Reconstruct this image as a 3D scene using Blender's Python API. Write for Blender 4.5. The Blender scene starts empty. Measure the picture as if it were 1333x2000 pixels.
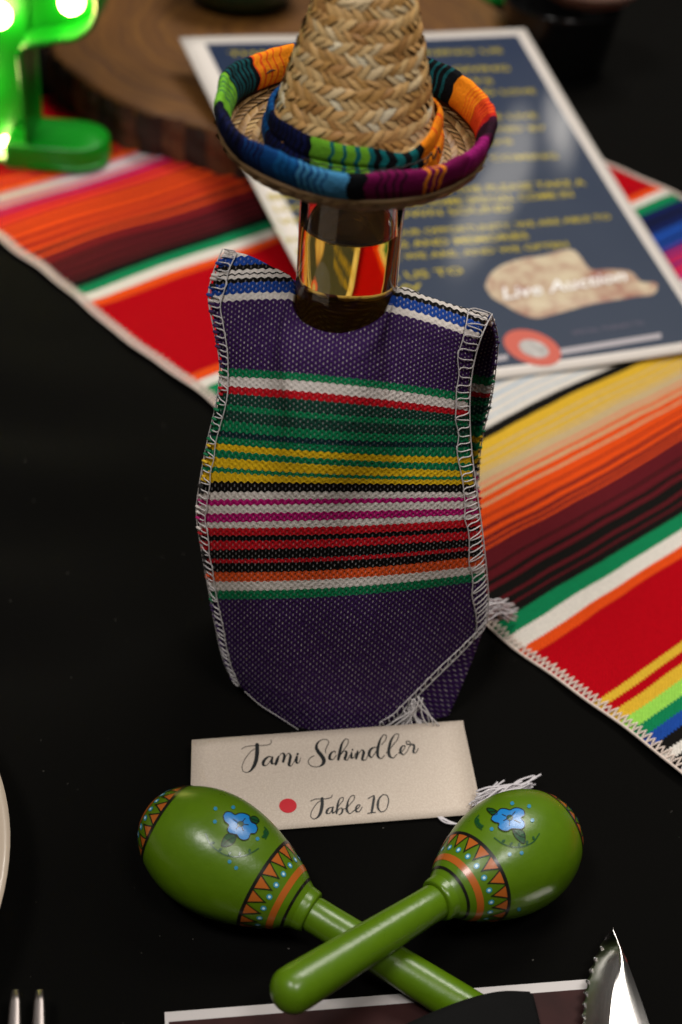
import bpy, bmesh, math, random
import numpy as np
from mathutils import Vector, Matrix
from mathutils.bvhtree import BVHTree
random.seed(7); rng = np.random.default_rng(7)
PI = math.pi
S = 0.01                      # everything below is written in centimetres
sc = bpy.context.scene
COL = sc.collection

# ------------------------------------------------------------------ camera
TH, RO, F, H = math.radians(39.6), math.radians(4.6), 2778.0, 35.0
CAM = np.array([0, -H / math.tan(TH), H])
cf = np.array([0, math.cos(TH), -math.sin(TH)])
r0 = np.array([1.0, 0, 0]); u0 = np.cross(r0, cf)
cr = r0 * math.cos(RO) + u0 * math.sin(RO)
cu = -r0 * math.sin(RO) + u0 * math.cos(RO)
cd = bpy.data.cameras.new('camera'); cam = bpy.data.objects.new('camera', cd); COL.objects.link(cam)
mw = Matrix.Identity(4)
for i in range(3):
    mw[i][0], mw[i][1], mw[i][2], mw[i][3] = cr[i], cu[i], -cf[i], CAM[i] * S
cam.matrix_world = mw
cd.sensor_fit = 'VERTICAL'; cd.sensor_height = 36; cd.sensor_width = 24; cd.lens = 50
cd.clip_start = 0.01; cd.clip_end = 50
cd.dof.use_dof = True; cd.dof.focus_distance = 0.410; cd.dof.aperture_fstop = 9.0
sc.camera = cam

# ------------------------------------------------------------------ world, lamps of the room and added front fill
w = bpy.data.worlds.new('World'); sc.world = w; w.use_nodes = True
w.node_tree.nodes['Background'].inputs[0].default_value = (1.0, 0.95, 0.9, 1)
w.node_tree.nodes['Background'].inputs[1].default_value = 0.045
def area(name, loc, target, sx, sy, power, color, spread=180):
    l = bpy.data.lights.new(name, 'AREA'); l.shape = 'RECTANGLE'; l.size = sx; l.size_y = sy
    l.energy = power; l.color = color; l.spread = math.radians(spread)
    o = bpy.data.objects.new(name, l); COL.objects.link(o); o.location = loc
    o.rotation_euler = (Vector(target) - Vector(loc)).to_track_quat('-Z', 'Y').to_euler()
    return o
area('ceiling_panel_back', (0.45, 0.85, 1.8), (0, 0, 0), 0.9, 0.6, 28, (1.0, 0.95, 0.88))
area('front_fill_panel', (-0.55, -0.62, 1.8), (0, -0.1, 0), 0.5, 0.3, 16, (1.0, 0.96, 0.92))  # two fill panels added in front, for brightness and the maraca highlights
area('front_fill_panel', (0.5, -0.72, 1.8), (0, -0.1, 0), 0.5, 0.3, 11.5, (1.0, 0.96, 0.92))
def bulb_lamp(name, loc, power, radius, color):
    l = bpy.data.lights.new(name, 'POINT'); l.energy = power; l.shadow_soft_size = radius; l.color = color
    o = bpy.data.objects.new(name, l); COL.objects.link(o); o.location = loc; return o
bulb_lamp('pendant_bulb_warm', (0.25, -0.35, 1.5), 1.6, 0.03, (1.0, .72, .35))
sc.view_settings.view_transform = 'Standard'; sc.view_settings.look = 'None'
sc.view_settings.exposure = 0; sc.view_settings.gamma = 1
sc.view_settings.use_curve_mapping = False
sc.render.engine = 'CYCLES'
sc.cycles.use_denoising = True
sc.cycles.max_bounces = 14; sc.cycles.transmission_bounces = 14; sc.cycles.transparent_max_bounces = 12
sc.cycles.sample_clamp_indirect = 5
sc.cycles.caustics_refractive = True; sc.cycles.caustics_reflective = False

# ------------------------------------------------------------------ geometry helpers
def ray(x, y): return cf + cr * (x - 666.5) / F - cu * (y - 1000) / F
def onz(x, y, z=0.0):
    d = ray(x, y); return CAM + d * ((z - CAM[2]) / d[2])
def ony(x, y, Y):
    d = ray(x, y); return CAM + d * ((Y - CAM[1]) / d[1])
def proj(p):
    v = np.asarray(p, float) - CAM; k = v @ cf
    return 666.5 + F * (v @ cr) / k, 1000 - F * (v @ cu) / k
def V(p): return Vector((float(p[0]), float(p[1]), float(p[2])))
def unit(v):
    v = np.asarray(v, float); return v / max(np.linalg.norm(v), 1e-12)

def tag(o, label=None, cat=None, group=None, kind=None):
    if label: o['label'] = label
    if cat: o['category'] = cat
    if group: o['group'] = group
    if kind: o['kind'] = kind
    return o
def empty(name, loc, label, cat, group=None):
    o = bpy.data.objects.new(name, None); COL.objects.link(o)
    o.empty_display_size = 0.01
    o.location = (loc[0] * S, loc[1] * S, loc[2] * S)
    return tag(o, label, cat, group)
class MB:
    """collects verts/faces in world centimetres"""
    def __init__(self): self.v = []; self.f = []; self.uv = []; self.col = []
    def add(self, vs, fs, uvs=None):
        b = len(self.v); self.v += [tuple(map(float, p)) for p in vs]
        self.f += [tuple(i + b for i in f) for f in fs]
        self.uv += list(uvs) if uvs is not None else [(0, 0)] * len(vs)
    def grid(self, P, uv=None, close_u=False, close_v=False, flip=False):
        n, m = P.shape[:2]; fs = []
        for i in range(n if close_u else n - 1):
            for j in range(m if close_v else m - 1):
                a, b, c, d = i * m + j, i * m + (j + 1) % m, ((i + 1) % n) * m + (j + 1) % m, ((i + 1) % n) * m + j
                fs.append((a, d, c, b) if flip else (a, b, c, d))
        self.add(P.reshape(-1, 3), fs, None if uv is None else [tuple(map(float, q)) for q in uv.reshape(-1, 2)])
    def tube(self, pts, r, n=6, closed=False, cap=True):
        P = np.array(pts, float); k = len(P)
        R = np.full(k, r, float) if np.isscalar(r) else np.array(r, float)
        T = np.gradient(P, axis=0); T /= np.maximum(np.linalg.norm(T, axis=1), 1e-9)[:, None]
        up = np.array([0, 0, 1.0]) if abs(T[0][2]) < .9 else np.array([1.0, 0, 0])
        N = unit(np.cross(T[0], up)); rings = []
        for i in range(k):
            N = unit(N - T[i] * (N @ T[i])); B = np.cross(T[i], N)
            a = np.arange(n) * 2 * PI / n
            rings.append(P[i] + R[i] * (np.cos(a)[:, None] * N + np.sin(a)[:, None] * B))
        b = len(self.v); self.grid(np.array(rings), close_v=True)
        if cap:
            self.f.append(tuple(b + i for i in range(n))[::-1]); self.f.append(tuple(b + (k - 1) * n + i for i in range(n)))
    def lathe(self, prof, n=64, c=(0, 0, 0), A=None, jitter=None):
        prof = np.array(prof, float); a = np.arange(n + 1) * 2 * PI / n
        A = np.eye(3) if A is None else A
        P = np.zeros((len(prof), n + 1, 3)); uv = np.zeros((len(prof), n + 1, 2))
        for i, (r, z) in enumerate(prof):
            rr = r if jitter is None else r * jitter(a, z)
            L = np.stack([rr * np.cos(a), rr * np.sin(a), np.full(n + 1, z)], 1)
            P[i] = L @ A.T + np.array(c); uv[i, :, 0] = a / (2 * PI); uv[i, :, 1] = i / (len(prof) - 1)
        self.grid(P, uv)
    def box(self, c, d, A=None):
        A = np.eye(3) if A is None else A
        vs = [np.array(c) + A @ (np.array(d) * .5 * np.array(s)) for s in
              [(-1,-1,-1),(1,-1,-1),(1,1,-1),(-1,1,-1),(-1,-1,1),(1,-1,1),(1,1,1),(-1,1,1)]]
        self.add(vs, [(3,2,1,0),(4,5,6,7),(0,1,5,4),(1,2,6,5),(2,3,7,6),(3,0,4,7)])
    def build(self, name, mat, parent=None, smooth=True, solid=0, bevel=0, sub=0, merge=False):
        base = np.zeros(3) if parent is None else np.array(world_loc(parent))
        me = bpy.data.meshes.new(name)
        vs = [tuple((np.array(p) * S - base)) for p in self.v]
        me.from_pydata(vs, [], self.f)
        uvl = me.uv_layers.new(name='UVMap')
        idx = np.empty(len(me.loops), np.int32); me.loops.foreach_get('vertex_index', idx)
        if len(idx): uvl.data.foreach_set('uv', np.array(self.uv, np.float32)[idx].ravel())
        if smooth: me.polygons.foreach_set('use_smooth', [True] * len(me.polygons))
        me.materials.append(mat); me.validate(); me.update()
        if merge:
            bm = bmesh.new(); bm.from_mesh(me); bmesh.ops.remove_doubles(bm, verts=bm.verts, dist=1e-6)
            bmesh.ops.recalc_face_normals(bm, faces=bm.faces); bm.to_mesh(me); bm.free()
        o = bpy.data.objects.new(name, me); COL.objects.link(o)
        if parent: o.parent = parent
        if solid:
            md = o.modifiers.new('solid', 'SOLIDIFY'); md.thickness = solid * S; md.offset = -1; md.use_even_offset = False
        if bevel:
            md = o.modifiers.new('bevel', 'BEVEL'); md.width = bevel * S; md.segments = 2; md.limit_method = 'ANGLE'
        if sub:
            md = o.modifiers.new('sub', 'SUBSURF'); md.levels = sub; md.render_levels = sub
        return o
def world_loc(o):
    p = np.zeros(3)
    while o is not None: p += np.array(o.location); o = o.parent
    return p
def spline3(pts, n): return spline(pts, n, 3)
def spline(pts, n, nd=2):
    """Catmull-Rom through pts (any dimension), n samples by chord length"""
    P = np.array(pts, float); d = np.r_[0, np.cumsum(np.maximum(np.linalg.norm(np.diff(P[:, :nd], axis=0), axis=1), 1e-6))]
    d /= d[-1]; T = np.gradient(P, d, axis=0) if len(P) > 2 else np.tile((P[1] - P[0])[None], (2, 1))
    s = np.linspace(0, 1, n); k = np.clip(np.searchsorted(d, s, side='right') - 1, 0, len(P) - 2)
    h = (d[k + 1] - d[k])[:, None]; t = ((s - d[k]) / (d[k + 1] - d[k]))[:, None]
    return ((2*t**3-3*t**2+1)*P[k] + (t**3-2*t**2+t)*h*T[k] + (-2*t**3+3*t**2)*P[k+1] + (t**3-t**2)*h*T[k+1])

# ------------------------------------------------------------------ material helpers
def srgb(h):
    c = [int(h[i:i+2], 16) / 255 for i in (0, 2, 4)]
    return tuple((x / 12.92 if x <= .04045 else ((x + .055) / 1.055) ** 2.4) for x in c) + (1.0,)
class Mat:
    def __init__(self, name):
        self.m = bpy.data.materials.new(name); self.m.use_nodes = True
        self.t = self.m.node_tree; self.b = self.t.nodes['Principled BSDF']
    def n(self, typ, **kw):
        nd = self.t.nodes.new(typ)
        for k, v in kw.items(): setattr(nd, k, v)
        return nd
    def set(self, nd, key, val):
        s = nd.inputs[key]
        if hasattr(val, 'is_output') or isinstance(val, bpy.types.NodeSocket): self.t.links.new(val, s)
        else: s.default_value = val
    def math(self, op, a, b=None, c=None):
        nd = self.n('ShaderNodeMath', operation=op)
        for i, x in enumerate((a, b, c)):
            if x is not None: self.set(nd, i, x)
        return nd.outputs[0]
    def mix(self, f, a, b, typ='MIX'):
        nd = self.n('ShaderNodeMix', data_type='RGBA', blend_type=typ)
        self.set(nd, 0, f); self.set(nd, 6, a); self.set(nd, 7, b); return nd.outputs[2]
    def noise(self, scale, vec=None, detail=3, rough=.5):
        nd = self.n('ShaderNodeTexNoise'); nd.inputs['Scale'].default_value = scale
        nd.inputs['Detail'].default_value = detail; nd.inputs['Roughness'].default_value = rough
        if vec is not None: self.set(nd, 'Vector', vec)
        return nd.outputs['Fac']
    def uv(self):
        tc = self.n('ShaderNodeTexCoord'); sp = self.n('ShaderNodeSeparateXYZ')
        self.t.links.new(tc.outputs['UV'], sp.inputs[0]); return sp.outputs[0], sp.outputs[1], tc.outputs['UV'], tc.outputs['Object']
    def vec(self, x, y, z=0.0):
        nd = self.n('ShaderNodeCombineXYZ'); self.set(nd, 0, x); self.set(nd, 1, y); self.set(nd, 2, z); return nd.outputs[0]
    def ramp(self, f, stops, mode='LINEAR'):
        nd = self.n('ShaderNodeValToRGB'); cr_ = nd.color_ramp; cr_.interpolation = mode
        while len(cr_.elements) > 1: cr_.elements.remove(cr_.elements[-1])
        cr_.elements[0].position = stops[0][0]; cr_.elements[0].color = stops[0][1]
        for p, c in stops[1:]:
            e = cr_.elements.new(p); e.color = c
        self.set(nd, 0, f); return nd.outputs[0], nd.outputs[1]
    def stripes(self, f, lo, hi, bands):
        """bands = [(start, rgba)]: hard stripes over any number of stops; alpha rides along"""
        col = alp = None; STEP = 14
        for k in range(0, len(bands), STEP):
            part = bands[k:k + STEP]
            plo = part[0][0] if k else (part[1][0] - 1.0 if len(part) > 1 else lo)      # each ramp only spans its own stripes
            phi = bands[k + STEP][0] if k + STEP < len(bands) else part[-1][0] + 1e-3
            f01 = self.math('DIVIDE', self.math('SUBTRACT', f, plo), phi - plo)
            c, a = self.ramp(f01, [(max(0, min(1, (p - plo) / (phi - plo))), q) for p, q in part], 'CONSTANT')
            if col is None: col, alp = c, a
            else:
                g = self.math('GREATER_THAN', f, part[0][0])
                col = self.mix(g, col, c)
                alp = self.math('ADD', self.math('MULTIPLY', alp, self.math('SUBTRACT', 1.0, g)), self.math('MULTIPLY', a, g))
        return col, alp
    def bump(self, h, strength=.3, dist=.001):
        nd = self.n('ShaderNodeBump'); nd.inputs['Strength'].default_value = strength; nd.inputs['Distance'].default_value = dist
        self.set(nd, 'Height', h); self.t.links.new(nd.outputs[0], self.b.inputs['Normal']); return nd
    def out(self, col=None, rough=None, **kw):
        if col is not None: self.set(self.b, 'Base Color', col)
        if rough is not None: self.set(self.b, 'Roughness', rough)
        for k, v in kw.items(): self.set(self.b, k, v)
        return self.m
def plain(name, hexc, rough=.5, **kw):
    return Mat(name).out(srgb(hexc), rough, **kw)
def mottled(name, hexc, rough=.5, scale=300, amt=.15, bump=0.0, **kw):
    m = Mat(name); u, v, uv, ob = m.uv(); nz = m.noise(scale, ob, 4)
    c = srgb(hexc); d = tuple(x * (1 - amt) for x in c[:3]) + (1,); e = tuple(min(1, x * (1 + amt)) for x in c[:3]) + (1,)
    m.out(m.mix(nz, d, e), rough, **kw)
    if bump: m.bump(nz, bump, .0004)
    return m.m

# ------------------------------------------------------------------ tablecloth
m = Mat('black_tablecloth'); u, v, uv, ob = m.uv()
weave = m.math('MULTIPLY', m.math('SINE', m.math('MULTIPLY', u, 2 * PI / .055)), m.math('SINE', m.math('MULTIPLY', v, 2 * PI / .055)))
big = m.noise(4, ob, 2)
lint = m.math('GREATER_THAN', m.noise(520, ob, 2), .77)
base = m.mix(big, (.0016, .0016, .0015, 1), (.0029, .0027, .0024, 1))
m.out(m.mix(m.math('MULTIPLY', lint, .35), base, (.16, .15, .13, 1)), .85)
m.b.inputs['Specular IOR Level'].default_value = .02
m.b.inputs['Sheen Weight'].default_value = .012; m.b.inputs['Sheen Roughness'].default_value = .6; m.b.inputs['Sheen Tint'].default_value = (1, .93, .75, 1)
m.bump(m.math('ADD', m.math('MULTIPLY', weave, .3), m.noise(60, ob, 3)), .25, .0006)
mb = MB(); xs = np.linspace(-150, 150, 301); ys = np.linspace(-60, 200, 401)
X, Y = np.meshgrid(xs, ys, indexing='ij')
far = np.clip((np.hypot(X, Y + 5) - 45) / 30, 0, 1)
Z = -.02 + far * (.25 * np.sin(X * .11 + Y * .05) - .25) - np.clip((-X - 6) / 6, 0, 1) * np.clip((-Y + 12) / 8, 0, 1) * np.clip((Y + 13) / 4, 0, 1) * .35 * (1 + np.sin(Y * .9 + X * .25 + .8 * np.sin(X * .3)))
mb.grid(np.stack([X, Y, Z], 2), np.stack([X, Y], 2), flip=True)
tag(mb.build('tablecloth', m.m), kind='structure')

# ------------------------------------------------------------------ serape runner
rd = unit([.691, -.723, 0]); re_ = np.array([-rd[1], rd[0], 0])
C = dict(red='ac0010', or_='dc4a14', org='e06a1e', wh='d9d2c8', gr='0f7a4c', bk='141210', mar='5a161d', ye='d4aa30', cr='bfa67c', lg='93cf50',
         bl='1c4596', nv='131d4a', pu='4a2a70', pk='c0254f', mg='b02468', lb='a9bccb', rm='8e1a1c', li='b48ca4', sa='d9745c', dk='2a100f', cri='c41e2e')
seq = [(-40,'red'),(-31.0,'or_'),(-30.6,'cri'),(-30.2,'or_'),(-29.6,'sa'),(-29.4,'li'),(-29.1,'wh'),(-28.8,'li'),(-28.5,'sa'),(-28.3,'li'),(-28.0,'cri'),(-27.75,'mg'),(-27.5,'cri'),(-27.0,'or_'),(-26.85,'cri'),(-26.5,'or_'),(-26.25,'rm'),
 (-26.0,'or_'),(-25.6,'rm'),(-25.35,'or_'),(-24.85,'rm'),(-24.5,'or_'),(-24.15,'rm'),(-23.75,'or_'),(-23.4,'mar'),(-23.0,'or_'),(-22.75,'mar'),(-22.35,'rm'),(-22.2,'mar'),(-22.0,'dk'),(-21.85,'mar'),(-21.6,'bk'),(-21.45,'mar'),
 (-21.1,'bk'),(-20.9,'mar'),(-20.6,'bk'),(-20.35,'mar'),(-20.2,'bk'),(-19.6,'gr'),(-18.9,'wh'),(-18.2,'or_'),(-17.6,'red'),(-10.6,'or_'),(-10.05,'wh'),(-9.5,'gr'),(-8.8,'nv'),(-8.1,'bk'),(-7.9,'nv'),(-7.2,'bl'),
 (-6.4,'nv'),(-6.2,'bl'),(-5.9,'pu'),(-5.5,'pk'),(-5.3,'pu'),(-5.1,'pk'),(-4.7,'pu'),(-4.5,'pk'),(-3.8,'mg'),(-3.4,'wh'),(-2.9,'lb'),(-2.75,'wh'),(-2.35,'lb'),(-2.2,'wh'),(-1.8,'lb'),(-1.6,'wh'),(-1.25,'lb'),(-1.15,'wh'),(-.8,'lb'),(-.7,'wh'),
 (-.3,'bk'),(.2,'ye'),(.75,'cr'),(.85,'ye'),(1.15,'cr'),(1.27,'ye'),(1.5,'cr'),(1.62,'ye'),(1.72,'cr'),(2.2,'sa'),(2.3,'cr'),(2.5,'or_'),(2.68,'cr'),(2.88,'or_'),(3.2,'cr'),(3.32,'or_'),(3.75,'mar'),(3.82,'or_'),(4.2,'mar'),(4.36,'or_'),(4.62,'mar'),(4.8,'or_'),
 (4.9,'mar'),(5.05,'or_'),(5.15,'mar'),(5.9,'bk'),(6.0,'mar'),(6.4,'bk'),(6.62,'mar'),(6.85,'bk'),(7.3,'mar'),(7.45,'bk'),(7.75,'mar'),(7.85,'bk'),(8.2,'gr'),(8.85,'wh'),(9.5,'or_'),(9.95,'red'),(12.8,'ye'),(13.13,'red'),(13.47,'ye'),(13.95,'lg'),(14.45,'gr'),(14.9,'bl'),
 (15.35,'bk'),(15.75,'wh'),(16.1,'bk'),(16.5,'bl'),(17,'red'),(20,'or_'),(21,'red')]
def cloth(m, u, v, ob, bands, lo, hi, pitch_u, pitch_v, wob, dotw, rough=.85, sc=1.0, wav=0.0, bstr=.5):
    su = m.math('SINE', m.math('MULTIPLY', u, 2 * PI / pitch_u))
    nz = m.noise(18, ob, 2); n2 = m.noise(900, ob, 2)
    vv = m.math('ADD', v, m.math('MULTIPLY', su, wob))
    vv = m.math('ADD', vv, m.math('MULTIPLY', m.math('SUBTRACT', n2, .5), wob * 1.6))
    if wav: vv = m.math('ADD', vv, m.math('MULTIPLY', m.math('SUBTRACT', nz, .5), wav))
    col, alp = m.stripes(vv, lo, hi, bands)
    # staggered weave: little warp stitches show between the weft bumps
    colu = m.math('DIVIDE', u, pitch_u * .5); fl = m.math('FLOOR', colu); fx = m.math('SUBTRACT', m.math('FRACT', colu), .5)
    odd = m.math('MODULO', m.math('ABSOLUTE', fl), 2.0)
    rw = m.math('ADD', m.math('DIVIDE', v, pitch_v), m.math('MULTIPLY', odd, .5)); fy = m.math('SUBTRACT', m.math('FRACT', rw), .5)
    cell = m.noise(1, m.vec(m.math('MULTIPLY', fl, 7.31), m.math('MULTIPLY', m.math('FLOOR', rw), 3.77), odd), 0)
    d = m.math('ADD', m.math('POWER', m.math('ABSOLUTE', m.math('DIVIDE', fx, .22)), 2.0), m.math('POWER', m.math('ABSOLUTE', m.math('DIVIDE', fy, .24)), 2.0))
    dot = m.math('LESS_THAN', d, 1.0)
    vis = m.math('MULTIPLY', m.math('MULTIPLY', dot, alp), m.math('MULTIPLY', m.math('ADD', .55, m.math('MULTIPLY', m.math('SUBTRACT', cell, .5), 1.5)), dotw))
    var = m.math('ADD', .80, m.math('MULTIPLY', n2, .4))
    colv = m.mix(1.0, col, m.vec(var, var, var), 'MULTIPLY')
    colv = m.mix(vis, colv, srgb('cfc8c6'))
    m.out(colv, rough); m.b.inputs['Specular IOR Level'].default_value = .06
    pass
    hgt = m.math('ADD', m.math('MULTIPLY', m.math('MINIMUM', m.math('MULTIPLY', d, .35), 1.0), m.math('ADD', .35, m.math('MULTIPLY', alp, .65))), m.math('MULTIPLY', n2, .7))
    m.bump(hgt, bstr, .0006 * sc)
m = Mat('serape_cotton'); u, v, uv, ob = m.uv()
cloth(m, v, u, ob, [(a, srgb(C[b])) for a, b in seq], -40, 25, .17, .14, .032, 0.0, wav=.4, bstr=.8)
runner = empty('serape_runner', (0, 10, 0), 'red, orange and green striped woven table runner lying diagonally across the black cloth', 'table runner')
T0, T1, S0, S1 = 0.05, 31.9, -38, 24
ns, nt = 190, 90
ss = np.linspace(S0, S1, ns); tt = np.linspace(T0, T1, nt)
SS, TT = np.meshgrid(ss, tt, indexing='ij')
def rz(s, t):
    z = .22 + .06 * np.sin(s * .5 + t * .21) + .05 * np.sin(t * .6 - s * .23) + .03 * np.sin(s * 1.7 + t * .4)
    return z
def rpt(s, t):
    s = np.asarray(s, float); t = np.asarray(t, float) + 0 * s
    tw = t + .07 * np.sin(s * .55) + .04 * np.sin(s * 1.9)
    return s[..., None] * rd + tw[..., None] * re_ + np.stack([0 * s, 0 * s, rz(s, t)], -1)
mb = MB(); mb.grid(rpt(SS, TT), np.stack([SS, TT], 2), flip=True)
mb.build('woven_cloth', m.m, runner, solid=.14)
thread = mottled('white_thread', 'cdc4bb', .8, 900, .2)
thread_pink = mottled('pinkish_edge_thread', 'd3c2b6', .8, 900, .2)
for tbase, sg in ((T0, 1), (T1, -1)):
    mb = MB(); s = np.arange(S0 + .2, S1 - .2, .105); k = np.arange(len(s))
    lo_s, hi_s = -34, 20
    ph = k % 2
    t = tbase + sg * np.where(ph == 0, -.05, .38 + .06 * np.sin(k * 1.7)); P = rpt(s, t)
    P[:, 2] += np.where(ph == 0, .0, .06)
    fine = []
    for i in range(len(P) - 1):
        a, b = P[i], P[i + 1]; fine += [a, .5 * (a + b) + np.array([0, 0, .05])]
    mb.tube(fine, .034, 5)
    s2 = np.arange(S0 + .2, S1 - .2, .3); P2 = rpt(s2, s2 * 0 + tbase - sg * .05)
    mb.tube(P2, .05, 5)
    mb.build('edge_stitching', thread_pink, runner)

# ------------------------------------------------------------------ wood slice with bark
m = Mat('slice_wood'); u, v, uv, ob = m.uv()
rr = m.math('SQRT', m.math('ADD', m.math('POWER', u, 2.0), m.math('POWER', v, 2.0)))
rw = m.math('ADD', rr, m.math('MULTIPLY', m.noise(.25, uv, 3), 2.2))
ringn = m.noise(1.0, m.vec(m.math('MULTIPLY', rw, 2.2), 0.0), 4)
wc, _ = m.ramp(ringn, [(.25, srgb('34190a')), (.5, srgb('67400f')), (.75, srgb('865a1c'))])
wc = m.mix(m.math('MULTIPLY', m.noise(.5, uv, 4), .5), wc, srgb('3d2613'))
m.out(wc, .55); m.bump(ringn, .3, .001)
slab = empty('wood_slice', (-5.5, 41.5, 0), 'round wood slice with dark bark edge behind the flyer', 'wood slice')
SC, SR, SH = np.array([-5.5, 41.5]), 14.3, 2.75
def slab_r(a): return SR * (1 + .035 * np.sin(3 * a + .6) + .022 * np.sin(5 * a + 2) + .012 * np.sin(11 * a))
na = 128; A_ = np.arange(na + 1) * 2 * PI / na
mb = MB(); prof = [(0, SH), (.5, SH + .02), (.97, SH), (.992, SH - .08), (1, SH - .3), (1, .32)]
P = np.zeros((len(prof), na + 1, 3)); UV = np.zeros((len(prof), na + 1, 2))
for i, (q, z) in enumerate(prof):
    R = slab_r(A_) * q
    P[i] = np.stack([SC[0] + R * np.cos(A_), SC[1] + R * np.sin(A_), np.full(na + 1, z)], 1)
    UV[i] = np.stack([R * np.cos(A_), R * np.sin(A_)], 1)
mb.grid(P, UV, flip=True); mb.build('disc', m.m, slab)
m = Mat('tree_bark'); u, v, uv, ob = m.uv()
oi = m.n('ShaderNodeObjectInfo')
mp = m.n('ShaderNodeMapping'); mp.inputs['Scale'].default_value = (1, 1, .25); m.t.links.new(ob, mp.inputs[0])
bn = m.noise(260, mp.outputs[0], 5, .65)
bc, _ = m.ramp(m.math('ADD', m.math('MULTIPLY', bn, .6), m.math('MULTIPLY', oi.outputs['Random'], .45)), [(.25, srgb('1a0f08')), (.5, srgb('352013')), (.78, srgb('6a3f1e'))])
m.out(bc, .9); m.bump(bn, .8, .002); bark = m.m
barkmesh = []
for k in range(4):
    b = MB(); rows = []
    for z in np.linspace(0, 1, 6):
        row = []
        for x in np.linspace(-.5, .5, 6):
            d = .42 * (1 - (2 * x) ** 4) * (.75 + .35 * math.sin(9 * z + k * 2 + x * 5)) - .12 * (abs(z - .5) * 2) ** 4
            row.append((x * 1.62, -d, z * 2.35))
        rows.append(row)
    b.grid(np.array(rows))
    o = b.build('bark_plate_source', bark, None); barkmesh.append(o.data); bpy.data.objects.remove(o)
nb = 62; a = 0
for k in range(nb):
    a = k * 2 * PI / nb
    o = bpy.data.objects.new('bark_plate', barkmesh[k % 4]); COL.objects.link(o); o.parent = slab
    R = slab_r(a) - .05
    o.location = (R * math.cos(a) * S, R * math.sin(a) * S, .26 * S)
    o.rotation_euler = (random.uniform(-.04, .04), random.uniform(-.05, .05), a + PI / 2 + random.uniform(-.08, .08))
    o.scale = (random.uniform(.82, 1.08) * SR / 14.3, 1, random.uniform(.93, 1.04))

# ------------------------------------------------------------------ printed flyer
BL, BR, TL, TR = onz(713, 774, .62), onz(1412, 677, .42), onz(350, 75, 4.6), onz(1025, 57, 4.6)
def fly(u, v, off=0.0):
    u = np.asarray(u, float); v = np.asarray(v, float)
    p = ((1-u)*(1-v))[..., None]*BL + (u*(1-v))[..., None]*BR + ((1-u)*v)[..., None]*TL + (u*v)[..., None]*TR
    n = unit(np.cross(BR - BL, TL - BL)); sag = -.25 * np.sin(PI * v) + .06 * np.sin(2 * PI * u + 1)
    return p + n * (sag + off)[..., None]
def fgrid(mb, u0, u1, v0, v1, off, nu=24, nv=32):
    U, Vv = np.meshgrid(np.linspace(u0, u1, nu), np.linspace(v0, v1, nv), indexing='ij')
    mb.grid(fly(U, Vv, np.full_like(U, off)), np.stack([U, Vv], 2), flip=True)
def fpoly(mb, pts, off):
    P = fly(np.array([p[0] for p in pts]), np.array([p[1] for p in pts]), np.full(len(pts), off))
    mb.add(P, [tuple(range(len(pts)))])
flyer = empty('printed_flyer', tuple(BL * .6 + TR * .4 - np.array([0, 0, 2])), 'glossy navy flyer with yellow lettering and white border leaning on the wood slice', 'flyer')
gloss = dict(rough=.28)
def printm(name, hexc, rough=.25): 
    mm = Mat(name); mm.out(srgb(hexc), rough + .15); mm.b.inputs['Coat Weight'].default_value = .5; mm.b.inputs['Specular IOR Level'].default_value = .25; mm.b.inputs['Coat Roughness'].default_value = .05; return mm.m
paper = printm('flyer_white_paper', 'd8d0c8', .4)
mb = MB(); fgrid(mb, 0, 1, 0, 1, 0); mb.build('sheet', paper, flyer, solid=.05)
mm = Mat('flyer_navy_ink'); u, v, uv, ob = mm.uv()
nc, _ = mm.ramp(v, [(0, srgb('2c3647')), (.5, srgb('1f2c42')), (1, srgb('0c2140'))])
mm.out(mm.mix(mm.math('MULTIPLY', mm.noise(5, uv, 3), .35), nc, srgb('3a4456')), .42); mm.b.inputs['Specular IOR Level'].default_value = .2; mm.b.inputs['Coat Weight'].default_value = .42; mm.b.inputs['Coat Roughness'].default_value = .05
mb = MB(); fgrid(mb, .062, .966, .022, .975, .012); fpan = mb.build('printed_panel', mm.m, flyer)
yellow = printm('yellow_ink', 'b5a21e', .3)
def text_mesh(body, size=1.0, shear=0.0, bold=0.0):
    cu_ = bpy.data.curves.new('t', 'FONT'); cu_.body = body; cu_.size = size; cu_.shear = shear; cu_.offset = bold; cu_.resolution_u = 2
    o = bpy.data.objects.new('t', cu_); COL.objects.link(o)
    dg = bpy.context.evaluated_depsgraph_get(); me = bpy.data.meshes.new_from_object(o.evaluated_get(dg))
    vs = [tuple(p.co) for p in me.vertices]; fs = [tuple(p.vertices) for p in me.polygons]
    bpy.data.objects.remove(o); bpy.data.curves.remove(cu_); bpy.data.meshes.remove(me)
    return np.array(vs), fs
def finv(px, py):
    """flyer coordinates of a photographed point"""
    u, v = .5, .5
    for _ in range(25):
        f0 = np.array(proj(fly(np.array(u), np.array(v), np.array(0.)))) - (px, py)
        a = (np.array(proj(fly(np.array(u + 1e-3), np.array(v), np.array(0.)))) - (px, py) - f0) / 1e-3
        b = (np.array(proj(fly(np.array(u), np.array(v + 1e-3), np.array(0.)))) - (px, py) - f0) / 1e-3
        d = np.linalg.solve(np.array([a, b]).T, -f0); u += d[0]; v += d[1]
    return u, v
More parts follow.
